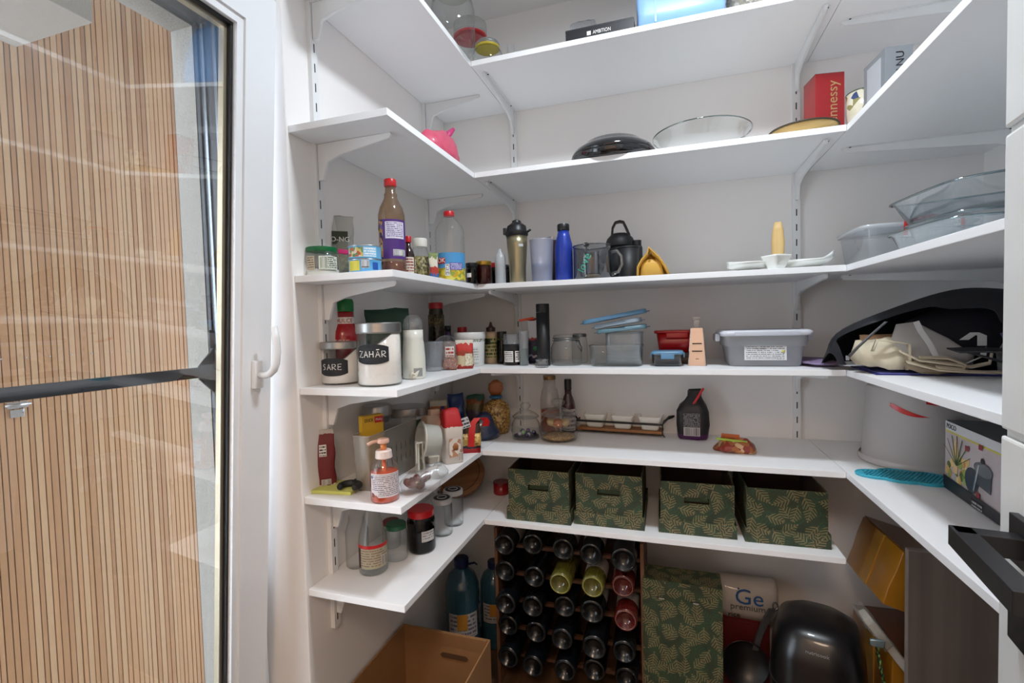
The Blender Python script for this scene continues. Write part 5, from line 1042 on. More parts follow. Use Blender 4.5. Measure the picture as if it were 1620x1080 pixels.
# ================================================================= LOWEST SHELF, DOOR SIDE (level F)
t, r, h = T_('empty_jar', 'large empty clear glass jar behind the labelled bottle', 'jar', 549, 584, 808, 'F', x=-.248)
h = .15; link('glass_body', lathe([(r*.92, 0), (r, .004), (r, h*.7), (r*.7, h*.9), (r*.66, h)], 36, capt=False), GL, t)
t, r, h = T_('sauce_glass_bottle', 'clear glass bottle with a red and cream printed label', 'bottle', 570, 614, 770, 'F', py=912)
h = .215; link('glass_body', lathe([(r*.92, 0), (r, .004), (r, h*.42), (r*.95, h*.50), (r*.62, h*.72), (r*.44, h*.86), (r*.44, h)], 40), GL, t)
label_on(t, r*1.006, -1.35, 1.35, h*.10, h*.40, fineprint('A8A48A', '8A6A5A', 9, .45, 5)); label_on(t, r*1.012, -1.35, 1.35, h*.37, h*.415, RED, 'red_band'); label_on(t, r*1.012, .55, 1.1, h*.12, h*.26, fineprint('C9C4B8', '222222', 1, .95, 12, .05, (.05, .95, .05, .95))); label_on(t, r*1.008, -1.35, -1.0, h*.10, h*.37, mat('3A2420', .5))
link('inner_label', patch(r*.985, -1.3, 1.3, h*.10, h*.40), mat('8F8A78', .6), t); link('cap', lathe([(r*.46, h), (r*.46, h+.01)], 24), STEEL, t)
t, r, h = T_('empty_jar', 'small empty jar with a green lid between bottle and black jar', 'jar', 611, 646, 820, 'F', py=890)
jar(t, r, h, mat('1A5A3A', .4), GL, lidh=.14, neck=.86)
t, r, h = T_('empty_jar', 'small jar with a dark red lid behind the green-lidded jar', 'jar', 606, 634, 812, 'F', x=-.215)
jar(t, r, .085, mat('7A1620', .4), GL, lidh=.16, neck=.86)
t, r, h = T_('preserve_jar', 'black-filled jar with a red lid and white sticker', 'jar', 646, 690, 795, 'F', py=878)
jar(t, r, h, RED, glass('3A3438', '141214'), lidh=.17, neck=.88, fill=mat('0E0C10', .15, coat=.6), fillh=.97, shoulder=.86); label_on(t, r*1.01, .0, 1.0, h*.30, h*.55, fineprint('C9C5C2', '7A7A80', 4, .4, 3))
for i, (a, b, pt, pb, lb) in enumerate([(685, 717, 781, 850, 'fluted spice glass with a white and black lid, nearer the red-lidded jar'), (703, 734, 768, 834, 'fluted spice glass with a white and black lid, nearer the wooden board')]):
    t, r, h = T_('spice_glass', lb, 'jar', a, b, pt, 'F', py=pb)
    link('glass_body', lathe([(r*.9, 0), (r*.95, .004), (r*.97, h*.86)], 60, flute=.02, fn=20), GL, t); link('lid', lathe([(r*.98, h*.87), (r*1.0, h*.88), (r*1.0, h*.98), (r*.94, h)], 32), mat('C9C7C4', .4), t, smooth='auto'); link('lid_disc', lathe([(r*.8, h+.0002), (r*.8, h+.0012)], 28), BLACK, t); link('lid_ring', tube([(r*.45*math.cos(a_), r*.45*math.sin(a_), h+.0014) for a_ in [2*PI*k/20 for k in range(20)]], .001, 6, True), PAPER, t)
q = on(757, 800, 'z', SH['F'])
t = thing('wooden_board', 'round wooden serving board leaning in the dark shelf corner', 'board', (-.165, .20, SH['F']+.008)); t.rotation_euler = (math.radians(38), math.radians(-14), .25)
link('board', lathe([(.098, 0), (.104, .004), (.104, .016), (.098, .020)], 48), wood('7A4E2E', 'A06F46', 'X', .5), t, smooth='auto', loc=(0, .09, .03)); link('juice_groove', tube([(.086*math.cos(a), .086*math.sin(a), .0200) for a in [2*PI*i/40 for i in range(40)]], .0015, 6, True), mat('4E3020', .6), t, loc=(0, .09, .03))
t, r, h = T_('red_tin', 'small dark red tin beside the first palm-print box', 'tin', 781, 806, 752, 'F', y=.27); h = .05
link('tin_body', lathe([(r*.97, 0), (r, .002), (r, h*.8)], 32), mat('8A141C', .3, coat=.4), t); link('lid', lathe([(r*1.02, h*.8), (r*1.02, h)], 32), mat('6A1016', .3), t, smooth='auto')
# ================================================================= PALM-PRINT BOXES on the lowest shelf
DK = mat('4A352A', .8)
def palmbox(label, pxl, pxr, pyt, pyb, dp, rz, handle=True):
    z = SH['F']+EPS; a, b = on(pxl, pyb[0], 'z', z), on(pxr, pyb[1], 'z', z); cx = (a.x+b.x)/2; yf = (a.y+b.y)/2; W_ = abs(b.x-a.x); h = hz(cx, yf, pyt)-z
    t = thing('palm_print_box', label, 'box', (cx, yf, z), rz, 'palm-print boxes on the lowest shelf'); w = W_/2; bw = w*.945
    link('lid_tray', join([bx(-w, w, 0, .003, 0, .045), bx(-w, w, dp-.003, dp, 0, .045), bx(-w, -w+.003, .003, dp-.003, 0, .045), bx(w-.003, w, .003, dp-.003, 0, .045), bx(-w+.003, w-.003, .003, dp-.003, 0, .003)]), palm(), t, smooth=False)
    y0, y1 = .006, dp-.006; hz_ = h*.60; hw_ = W_*.16; ht = .010
    if handle:
        fr = [bx(-bw, bw, y0, y0+.003, .0035, hz_), bx(-bw, bw, y0, y0+.003, hz_+ht*2, h), bx(-bw, -hw_, y0, y0+.003, hz_, hz_+ht*2), bx(hw_, bw, y0, y0+.003, hz_, hz_+ht*2)]
    else: fr = [bx(-bw, bw, y0, y0+.003, .0035, h)]
    fr += [bx(-bw, bw, y1-.003, y1, .0035, h), bx(-bw, -bw+.003, y0+.003, y1-.003, .0035, h), bx(bw-.003, bw, y0+.003, y1-.003, .0035, h)]
    link('box_walls', join(fr), palm(), t, smooth=False)
    link('lining', join([bx(-bw+.0035, bw-.0035, y1-.0045, y1-.0035, .007, h-.001), bx(-bw+.0035, -bw+.0045, y0+.004, y1-.005, .007, h-.001), bx(bw-.0045, bw-.0035, y0+.004, y1-.005, .007, h-.001), bx(-bw+.005, bw-.005, y0+.004, y1-.005, .0045, .0065)]), DK, t, smooth=False)
    if handle: link('hand_hole_flap', prism([(x, z) for x, z in [(-hw_*.95, -ht*.9), (hw_*.95, -ht*.9), (hw_*.98, 0), (hw_*.8, ht*.9), (-hw_*.8, ht*.9), (-hw_*.98, 0)]], 0, .002), mat('3A4A34', .7), t, smooth=False, loc=(0, y0+.012, hz_+ht), rot=(PI/2+.35, 0, 0))
palmbox('palm-print cardboard box nearest the wooden board', 801, 904, 745, (822, 830), .30, .0)
palmbox('palm-print cardboard box second from the wooden board', 908, 1020, 752, (829, 839), .30, .0)
palmbox('palm-print cardboard box third from the wooden board', 1042, 1166, 765, (843, 852), .30, .01)
palmbox('palm-print cardboard box without hand hole at the shelf end', 1179, 1315, 776, (857, 869), .30, .02, False)
# ================================================================= FAR SIDE: level D bag heap
z = SH['D']+EPS
t = thing('blue_folder', 'blue plastic folder lying flat under the black bag', 'folder', (1.36, -.045, z), -.06)
link('cover', bx(-.20, .20, -.10, .12, 0, .003, .0008), mat('2A2A7A', .4), t, smooth=False); link('inner_sheet', bx(-.19, .19, -.095, .11, .0032, .0042), mat('7A7EC0', .5), t, smooth=False)
t = thing('lilac_cloth', 'lilac cloth flap beside the translucent storage box', 'cloth', (1.095, .15, z), .2)
link('fabric', crumple(loft([(0, .060, .085, .7), (.006, .058, .082, .7), (.012, .045, .07, .8)], 36, jit=.008, seed=3), .006, 25, 1), mat('8C7A9E', .8), t)
zb = z+.0125
t = thing('black_tote_bag', 'large black tote bag lying open on its side', 'bag', (1.395, -.02, zb), 0)
BB = mat('14161D', .75, var=.3, scale=14, bump=.4)
# shell of the bag: an arched tube open to the front
def arch(x, hgt, dep, n=14): 
    return [(x, -dep*math.cos(PI*i/n), max(0, hgt*math.sin(PI*i/n)**.8)) for i in range(n+1)]
prof = [(-.315, .030, .05), (-.305, .085, .10), (-.20, .140, .14), (-.09, .185, .15), (0, .205, .155), (.09, .205, .155), (.16, .19, .15), (.215, .165, .13), (.232, .09, .09)]
vs, fs = [], []; na = 15
for (x, hg_, dp_) in prof: vs += [Vector(p)+noise.noise_vector(Vector(p)*11)*.024 for p in arch(x, hg_, dp_)]
for v in vs: v.z = max(v.z, 0.0)
for i in range(len(prof)-1):
    for k in range(na-1): a = i*na+k; fs.append((a, a+1, a+na+1, a+na))
# leave the front lower quads out: the mouth of the bag
fs = [f for f in fs if not ((f[0] % na in (0, 1, 2, 3, 4) and 1 <= f[0]//na <= 2) or (f[0] % na in (0, 1, 2, 3) and f[0]//na == 3) or (f[0] % na in (0, 1) and f[0]//na == 4))]
o = link('bag_shell', pyd(vs, fs), BB, t); md = o.modifiers.new('s', 'SOLIDIFY'); md.thickness = .002; sb_ = o.modifiers.new('b', 'SUBSURF'); sb_.levels = 1; sb_.render_levels = 2
link('zip_edge', strip([(-.305, -.115, .030), (-.285, -.125, .06), (-.255, -.12, .09), (-.215, -.105, .125)], (.008, .003, 0), .003), mat('5A5A5C', .5), t); link('zip_pull', box(.008, .003, .012, .001, (-.305, -.118, .026)), STEEL, t)
link('blue_print', crumple(loft([(0, .10, .004, .8), (.03, .11, .005, .8), (.05, .06, .004, .8)], 24, jit=.01, seed=9), .008, 30), mat('232C4E', .5, var=.3, scale=40), t, loc=(.10, -.168, .062), rot=(-.30, 0, 0))
link('cardboard_insert', crumple(box(.09, .006, .085, .001, (0, 0, 0)), .004, 20), mat('7A5E44', .7, var=.15), t, loc=(-.205, -.050, .006), rot=(-.2, 0, .1)); link('green_leaf_print', crumple(box(.02, .003, .075, .001, (0, 0, 0)), .003, 30), mat('2E5A42', .6), t, loc=(-.150, -.062, .01), rot=(0, -.35, .1))
ivory = mat('BFB29A', .85, var=.08, scale=60, bump=.3); cream = mat('C9BFA6', .85, var=.05, bump=.25); linen = mat('A9A6A2', .85, var=.06)
t = thing('cotton_bag', 'cream cotton bag spilling folded out of the black tote', 'bag', (1.195, -.080, z+.0045), .1)
link('fabric', crumple(loft([(0, .060, .045, .8), (.02, .068, .05, .8, (-.004, 0)), (.045, .055, .04, .7, (-.01, .01)), (.066, .05, .03, .6, (-.012, .02)), (.070, .04, .02, .7, (-.012, .024))], 40, jit=.014, seed=17), .008, 32, 7), cream, t)
link('folded_cuff', strip([(-.050, -.040, .040), (-.044, -.050, .070), (0, -.052, .064), (.028, -.050, .058), (.032, -.046, .020), (.034, -.048, .004)], (0, .012, 0), .003), cream, t)
link('handle_strap', strip([(.02, -.05, .006), (.05, -.055, .003), (.085, -.055, .003), (.10, -.045, .010), (.09, -.03, .020)], (0, .010, .001), .003), ivory, t)
t = thing('canvas_straps', 'tangled ivory canvas straps of a tote on the shelf front', 'straps', (1.262, -.155, z+.004), .0)
import random as _r2
for i, P_ in enumerate([[(-.06, .01, .05), (-.03, -.01, .030), (.02, -.02, .022), (.07, -.02, .014), (.11, -.01, .022), (.13, .02, .045)], [(-.05, 0, .024), (0, -.03, .008), (.05, -.035, .004), (.10, -.04, .003), (.14, -.035, .004)], [(-.02, .01, .035), (.03, -.005, .034), (.06, -.015, .02), (.05, -.03, .008), (.0, -.025, .014)]]):
    link('strap', strip(P_, (0, .010, .004), .0035), ivory, t, smooth='auto')
link('strap_bundle', crumple(loft([(0, .060, .028, .8), (.012, .062, .03, .8), (.03, .04, .02, .9)], 30, jit=.010, seed=21), .008, 60, 2), mat('8E7F6A', .85), t, loc=(.02, .025, -.003))
t = thing('linen_bag', 'grey-white cloth bag with wide white handles inside the tote', 'bag', (1.290, -.085, z+.013), 0)
link('fabric', crumple(loft([(0, .085, .03, .7), (.03, .085, .035, .7), (.07, .06, .03, .7, (-.02, .01)), (.115, .02, .012, .8, (-.045, .02))], 36, jit=.008, seed=31), .006, 26, 3), linen, t)
link('wide_handle', strip([(-.045, -.035, .118), (-.040, -.045, .095), (-.022, -.05, .06), (-.012, -.055, .03), (.01, -.055, .010), (.05, -.05, .012), (.09, -.04, .030), (.095, -.03, .05)], (.012, 0, .004), .002), mat('B9B8B6', .8), t, smooth='auto')
link('wide_handle', strip([(.055, -.032, .070), (.075, -.035, .088), (.09, -.034, .080), (.090, -.034, .055)], (.018, 0, .0), .002), mat('B9B8B6', .8), t, smooth='auto')
t = thing('net_bag', 'pale net bag with red tags at the tote side', 'bag', (1.425, -.195, z+.055), -.2)
t.location.z = z+.001
link('net', crumple(loft([(0, .045, .05, .8), (.05, .05, .05, .8), (.085, .035, .035, .9)], 28, jit=.008, seed=41), .007, 30, 9), mat('6E7474', .8, var=.2, scale=60), t); link('red_tag', crumple(box(.03, .004, .02, .001, (0, 0, 0)), .004, 60), RED, t, loc=(-.01, -.052, .035)); link('red_tag', box(.03, .003, .006, .001), RED, t, loc=(.012, -.050, .072), rot=(0, .5, 0))
t = thing('black_strap', 'flat black fabric band arching out over the shelf front', 'strap', (1.445, -.300, z+.001), 0)
link('band', strip([(-.16, .10, .066), (-.12, .085, .068), (-.05, .06, .066), (.0, .03, .052), (.03, -.02, .028), (.05, -.08, .004)], (.0, .055, .006), .004), mat('1A1C22', .6), t, smooth='auto'); link('band_end', strip([(-.13, .09, .060), (-.05, .075, .03), (.02, .05, .004)], (0, .03, 0), .003), mat('2A2C32', .6), t, smooth='auto')
# ================================================================= FAR SIDE: level E
z = SH['E']+EPS
t, r, h = T_('white_bucket', 'translucent white bucket turned upside down with a red swoosh mark', 'bucket', 1374, 1508, 628, 'E', y=.155)
h = .235; BK = mat('D2CCC9', .35, var=.01, trans=.25)
link('bucket_body', lathe([(r*1.0, 0), (r*1.0, .010), (r*.96, .012), (r*.86, h*.97), (r*.82, h)], 48), BK, t); link('rim_band', lathe([(r*1.02, .004), (r*1.03, .012), (r*1.0, .020)], 48, False, False), BK, t)
rr = r*.905
sw = []; 
for i in range(13):
    f = i/12; a = -PI/2-.42+.85*f; zz = h*.80-.030*f-.02*math.sin(PI*f)*.4; wq = .010*math.sin(PI*min(1, f*1.0+.12))**.7*(1-f*.75)
    sw += [(rr*1.004*math.cos(a), rr*1.004*math.sin(a), zz-wq), (rr*.999*math.cos(a), rr*.995*math.sin(a), zz+wq)]
link('red_swoosh', pyd(sw, [(2*i, 2*i+2, 2*i+3, 2*i+1) for i in range(12)]), RED, t)
sw = []
for i in range(9):
    f = i/8; a = -PI/2+.28+.5*f; zz = h*.86-.012*f; wq = .006*(1-f*.8)
    sw += [(rr*1.0*math.cos(a), rr*1.0*math.sin(a), zz-wq), (rr*.992*math.cos(a), rr*.985*math.sin(a), zz+wq)]
link('red_swoosh', pyd(sw, [(2*i, 2*i+2, 2*i+3, 2*i+1) for i in range(8)]), RED, t)
q = on(1425, 768, 'z', z); cen = Vector((1.252, -.025, z))
t = thing('silicone_mat', 'turquoise cloud-shaped silicone mat covered with small studs', 'mat', cen, -.12); TQ = mat('36AEC6', .45, var=.03)
lobes = [(-.055, .0, .050, .036), (0, .028, .050, .035), (.0, -.018, .052, .036), (.058, .018, .048, .034), (.052, -.028, .042, .030), (.095, -.004, .034, .026)]
def inside(x, y): return any(((x-a)/c)**2+((y-b)/d)**2 < 1 for a, b, c, d in lobes)
ol = []
for k in range(96):
    a = 2*PI*k/96; d = 0.0; c_, s_ = math.cos(a), math.sin(a); rmax = .16
    while rmax > 0 and not inside(.02+rmax*c_, rmax*s_): rmax -= .001
    ol.append((.02+rmax*c_, rmax*s_))
link('mat_base', prism(ol, 0, .006), TQ, t, smooth=False); link('raised_edge', tube([(a, b, .006) for a, b in ol], .0022, 6, True), TQ, t)
st_ = []
for i in range(-9, 14):
    for j in range(-5, 6):
        x, y = i*.0092+(.0046 if j % 2 else 0), j*.0088
        if inside(x*1.06-.001, y*1.12) and inside(x+.004, y) and inside(x-.004, y): st_.append(lathe([(.0027, .006), (.0014, .0095)], 6)); [setattr(v, 'co', v.co+Vector((x, y, 0))) for v in st_[-1].vertices]
o = link('studs', join(st_), mat('2A8CA2', .45), t); o['kind'] = 'stuff'
# cookware carton
pa, pb = on(1492, 662, 'x', 1.30), None
x0c, y0c = 1.335, -.150
t = thing('cookware_box', 'printed cookware carton with a food photograph and dark base', 'box', (x0c, y0c, z), 0)
# front-left vertical edge at px 1492; face runs towards the pantry door
q = on(1496, 770, 'z', z); t.location = (q.x, q.y, z); g1 = on(1600, 842, 'z', z); an = math.atan2(g1.y-q.y, g1.x-q.x)
t.rotation_euler.z = an; LC = .34; HCb = hz(q.x, q.y, 664)-z; dC = .20
link('carton', bx(0, LC, 0, dC, 0, HCb, .001), mat('25262B', .45), t, smooth=False)
link('top_panel', bx(.002, LC-.002, .002, dC-.002, HCb+.0002, HCb+.001), mat('3A3C40', .5), t, smooth=False)
F_ = -.0010
def decal(name, poly, m, lay=1): return link(name, prism(poly, 0, .0004), m, t, smooth=False, loc=(0, F_-.0005*lay, 0), rot=(PI/2, 0, 0))
def ell(cx, cz, a, b, n=28, rot=0): return [(cx+a*math.cos(2*PI*i/n)*math.cos(rot)-b*math.sin(2*PI*i/n)*math.sin(rot), cz+a*math.cos(2*PI*i/n)*math.sin(rot)+b*math.sin(2*PI*i/n)*math.cos(rot)) for i in range(n)]
decal('printed_photo', [(0, HCb*.16), (LC, HCb*.10), (LC, HCb*.86), (0, HCb*.86)], mat('B9AEB0', .4, var=.12, scale=14), 0)
decal('title_strip', [(0, HCb*.86), (LC, HCb*.86), (LC, HCb-.001), (0, HCb-.001)], mat('C9CACE', .4), 0)
decal('yellow_line', [(0, HCb*.845), (LC, HCb*.845), (LC, HCb*.87), (0, HCb*.87)], mat('C9BE4A', .4))
write(t, 'POCO', HCb*.10, BLACK, HCb*.93, F_-.001, x=.032)
veg = ['D9B878', 'C98A4A', '6E8A3C', '8FA050', 'E0CF9A', '4E6A34', 'D2A860', '9CA85A']
vb = {}
for i in range(34):
    f = random.random(); cx_ = .012+.11*f; cz_ = HCb*(.22+.42*random.random()*(1-.5*abs(f-.45))); c = veg[i % 8]
    vb.setdefault(c, []).append(prism(ell(cx_, cz_, .007+.010*random.random(), .004+.006*random.random(), 10, random.random()*3), .0001*(i % 4), .0004+.0001*(i % 4)))
for c, ms in vb.items(): link('vegetable_print', join(ms), mat(c, .5), t, smooth=False, loc=(0, F_-.0008, 0), rot=(PI/2, 0, 0))['kind'] = 'stuff'
decal('tall_vegetable_print', [(.045, HCb*.30), (.066, HCb*.30), (.070, HCb*.66), (.060, HCb*.82), (.048, HCb*.70)], mat('D6B684', .5), 3)
for k in range(7): a = .5+k*.35; link('chive_print', prism([(.062, HCb*.42), (.062+.075*math.cos(a), HCb*.42+.075*math.sin(a)), (.065+.074*math.cos(a), HCb*.42+.074*math.sin(a)), (.066, HCb*.42)], 0, .0003), mat('3A5A34', .5), t, smooth=False, loc=(0, F_-.0024, 0), rot=(PI/2, 0, 0))
decal('pan_print', ell(.135, HCb*.34, .030, HCb*.17, 28), mat('2E3644', .4), 4); decal('pot_print', [(.150, HCb*.34), (.215, HCb*.30), (.220, HCb*.55), (.15, HCb*.58)], mat('3A3E46', .4), 5); decal('pot_lid_print', ell(.185, HCb*.56, .038, HCb*.09, 24), mat('596068', .3), 6); decal('knob_print', ell(.183, HCb*.67, .007, HCb*.04, 14), BLACK, 6)
decal('pan_handle_print', [(.150, HCb*.22), (.172, HCb*.60), (.166, HCb*.60), (.146, HCb*.24)], mat('C9CED2', .2, .5), 7)
for (a, b) in ((.108, .74), (.168, .84), (.158, .20)): decal('red_tag_print', [(a, HCb*b-.006), (a+.016, HCb*b-.006), (a+.016, HCb*b+.006), (a, HCb*b+.006)], mat('8A2A34', .5), 7)
decal('dark_base', [(0, 0.001), (LC, .001), (LC, HCb*.13), (0, HCb*.20)], mat('1E2026', .4), 7)
link('base_lettering', quad(.05, HCb*.10, (.165, F_-.0048, HCb*.065), .0003), fineprint('1E2026', 'C9C9CE', 2, .5, 4), t, smooth=False)
# ================================================================= UNDER THE SHELVES
zf = ZF+EPS
t = thing('laminate_board', 'grey-brown wood-grain laminate panel standing under the lowest right shelf', 'board', (1.438, -.10, zf), 0)
t['label'] = 'grey-brown wood-grain laminate panel standing beside the taped parcels'
hbd = .256-ZF; wdm = wood('5E544D', '71665D', 'Z', .5, .55)
link('board', bx(-.197, .197, 0, .018, 0, hbd-.002), wdm, t, smooth=False); link('edge_band', bx(-.1985, -.1972, 0, .018, 0, hbd-.002), mat('8C8078', .5), t, smooth=False); link('top_edge', bx(-.197, .197, 0, .018, hbd-.0018, hbd), mat('8C8078', .5), t, smooth=False)
# parcels
OCH = mat('A8701E', .3, coat=.5, var=.25, scale=12, bump=.5); BRN = mat('6E3F1E', .35, coat=.3, var=.15, scale=10, bump=.3)
def parcel(lb, loc, rot, sx, sy, sz):
    t = thing('taped_parcel', lb, 'parcel', loc); t.rotation_euler = rot
    link('parcel_body', crumple(subd(box(sx, sy, sz, .004), 2), .004, 18, sx*10), OCH, t); link('brown_top', box(sx*.97, sy*.97, .002, 0, (0, 0, sz+.002)), BRN, t, smooth=False)
    link('tape_strip', box(sx*1.01+.006, .05, sz*1.0, .001, (0, 0, .002)), mat('B8842E', .25, coat=.6, var=.1), t, smooth=False); return t
parcel('upper parcel wrapped in brown and ochre tape beside the laminate panel', (1.325, .17, .0), (0, .30, .05), .21, .26, .17)
parcel('lower ochre taped parcel with its side towards the air fryer', (1.365, .165, zf+.0), (0, 0, .05), .24, .27, .40)
t = thing('foam_slab', 'white foam slab wedged aslant between the two taped parcels', 'foam', (1.235, .02, -.09)); t.rotation_euler = (0, .93, 0)
link('foam', crumple(subd(box(.20, .07, .022, .004), 2), .003, 30), mat('B9B4A8', .8, bump=.4, scale=120), t, loc=(0, 0, 0)); link('film_wrap', crumple(subd(box(.10, .085, .034, .004, (-.07, 0, -.006)), 2), .006, 30), glass('E6E6E2', 'A8A8A2', .08, .7, .12, .14, 'D0CEC8'), t)
t = thing('green_cord', 'braided dark green cord hanging beside the foam slab', 'cord', (1.195, -.03, -.05))
pts = [(0, 0, .0), (.004, 0, -.03), (.012, 0, -.07), (.018, 0, -.12), (.022, 0, -.16)]
link('braid', join([tube([(x+.003*math.sin(i*1.6+k*3.14), y+.003*math.cos(i*1.6+k*3.14), z_) for i, (x, y, z_) in enumerate([(pts[min(4, int(j/4))][0]+(pts[min(4, int(j/4)+1)][0]-pts[min(4, int(j/4))][0])*(j % 4)/4, 0, -.01*j) for j in range(17)])], .003, 6) for k in range(2)]), mottled(['1E3A1E', '5A7A3A', '141E10'], 200), t)
link('silver_bow', crumple(box(.035, .012, .022, .003, (0, 0, -.010)), .005, 60), mat('8FA4A8', .25, .6), t)
# air fryer
t, r, h = T_('air_fryer', 'glossy black air fryer on the floor under the shelves', 'air fryer', 1214, 1372, 958, ZF, y=.085)
r = .124; h = -.055-ZF; FB = mat('0B0C0F', .32, coat=.35)
link('body', loft([(0, r*.90, r*.95, .6), (.02, r*1.0, r*1.05, .6), (h*.5, r*1.05, r*1.1, .6), (h*.80, r*1.0, r*1.05, .62), (h*.94, r*.86, r*.9, .65), (h*.99, r*.6, r*.65, .7), (h, r*.3, r*.3, .8)], 56), FB, t)
link('trim_line', tube([(a, b, h*.60) for a, b in sect(r*1.05, r*1.10, .6, 56)], .0016, 6, True), mat('7A7C80', .2, .9), t); link('basket_front', loft([(h*.12, r*.75, .01, .5), (h*.54, r*.78, .01, .5)], 30), mat('101114', .3, coat=.4), t, loc=(0, -r*1.08, 0))
link('basket_handle', box(r*.5, .05, .03, .008, (0, -r*1.2, h*.34)), mat('15161A', .35), t, smooth='auto'); write(t, 'nutricook', .015, mat('9A9CA0', .4), h*.885, -r*1.005, x=0); link('status_dot', lathe([(.003, 0), (.003, .001)], 10), mat('8A8C90', .3), t, loc=(r*.5, -r*1.02, h*.63), rot=(PI/2, 0, 0))
# rice bag on a red crate
t = thing('red_crate', 'dark red carton on the floor carrying the white rice bag', 'box', (.875, .31, zf)); link('carton', bx(-.10, .10, -.055, .085, 0, .305, .002), mat('5A1014', .6), t, smooth=False); link('flap', bx(-.095, .095, -.05, .08, .3052, .3062), mat('6A1418', .6), t, smooth=False)
zr = zf+.307; t = thing('rice_bag', 'white rice bag with blue and grey lettering on the red carton', 'bag', (.905, .325, zr)); hr_ = -.185+.0-zr+.075
hr_ = hz(.905, .27, 922)-zr
link('bag_body', loft([(0, .098, .055, .5), (hr_*.2, .108, .062, .5), (hr_*.8, .106, .055, .5), (hr_*.97, .098, .02, .6), (hr_, .09, .008, .6)], 40, jit=.004, seed=6), mat('B3AFAA', .5, coat=.2), t)
write(t, 'Ge', hr_*.60, mat('2C5E9C', .5), hr_*.62, -.064, x=.005); write(t, 'premium', hr_*.24, mat('55585E', .6), hr_*.36, -.066, x=.0); write(t, 'rice', hr_*.20, BLACK, hr_*.12, -.064, x=-.045)
link('beaded_band', join([lathe([(.003, 0), (.003, .001)], 8) for _ in range(1)]), mat('2C4E9C', .5), t, loc=(-.03, -.064, hr_*.86), rot=(PI/2, 0, 0))
# frying pan with grey handle, leaning
t = thing('frying_pan', 'dark frying pan standing on edge with its grey handle up', 'pan', (.885, .165, zf+.002)); t.rotation_euler = (math.radians(82), 0, .05)
link('pan_body', lathe([(.058, 0), (.064, .010), (.075, .036), (.077, .038), (.073, .036), (.062, .012)], 44), mat('17181B', .35), t, loc=(0, .20, -.02)); 
link('handle', strip([(.035, .245, .0), (.050, .30, .008), (.072, .36, .020), (.088, .395, .028)], (.020, 0, 0), .012), mat('55575A', .35, .4), t, smooth='auto'); link('handle_ring', tube([(.098+.008*math.cos(a), .408+.012*math.sin(a), .031) for a in [2*PI*i/14 for i in range(14)]], .0028, 6, True), mat('55575A', .35, .4), t)
# tall palm-print box
t = thing('tall_palm_print_box', 'tall palm-print carton standing on the floor beside the bottles', 'box', (.684, .08, zf), -.02)
hp = -.012-ZF; link('carton_walls', join([bx(-.135, .120, 0, .003, 0, hp), bx(-.135, .120, .10, .103, 0, hp), bx(-.135, -.132, .003, .10, 0, hp), bx(.117, .120, .003, .10, 0, hp), bx(-.132, .117, .003, .10, hp-.004, hp-.001)]), palm(), t, smooth=False)
for xx in (-.075, .035): link('slot', bx(xx-.014, xx+.014, -.0012, -.0002, hp-.062, hp-.057), mat('1E241C', .8), t, smooth=False); link('paper_tab', bx(xx-.006, xx+.012, -.0022, -.0013, hp-.064, hp-.060), mat('A8A49C', .7), t, smooth=False)
# water bottles
WG = glass('7FB2C6', '2E5E74', .04, .7, .06, .22, '5C92A8')
for i, (px0, px1, pt, yy, lb) in enumerate([(708, 762, 868, .16, 'large blue-tinted water bottle against the door-side wall'), (762, 806, 875, .325, 'large blue-tinted water bottle half hidden by the wine rack')]):
    t, r, h = T_('water_bottle', lb, 'bottle', px0, px1, pt, ZF, y=yy); pr = [(r*.85, 0), (r*.97, .01)]
    for k in range(9): zz = h*(.08+k*.062); pr += [(r*1.0, zz), (r*.955, zz+h*.031)]
    pr += [(r, h*.66), (r*.96, h*.76), (r*.75, h*.85), (r*.4, h*.90), (r*.34, h*.92)]
    link('plastic_body', lathe(pr, 40), WG, t); link('cap', lathe([(r*.40, h*.92), (r*.42, h*.93), (r*.42, h*.99), (r*.36, h)], 28), mat('16234E', .4), t, smooth='auto'); link('carry_strap', strip([(r*.4, 0, h*.93), (r*.75, -.01, h*.95), (r*.9, -.01, h*.93)], (0, .012, 0), .003), mat('16234E', .4), t)
    label_on(t, r*1.01, -.9, .9, h*.34, h*.56, fineprint('A8A4A0', '5A5A6A', 6, .5, 5)); label_on(t, r*1.02, -.35, .25, h*.42, h*.56, mat('B07A2A', .5), 'orange_emblem')
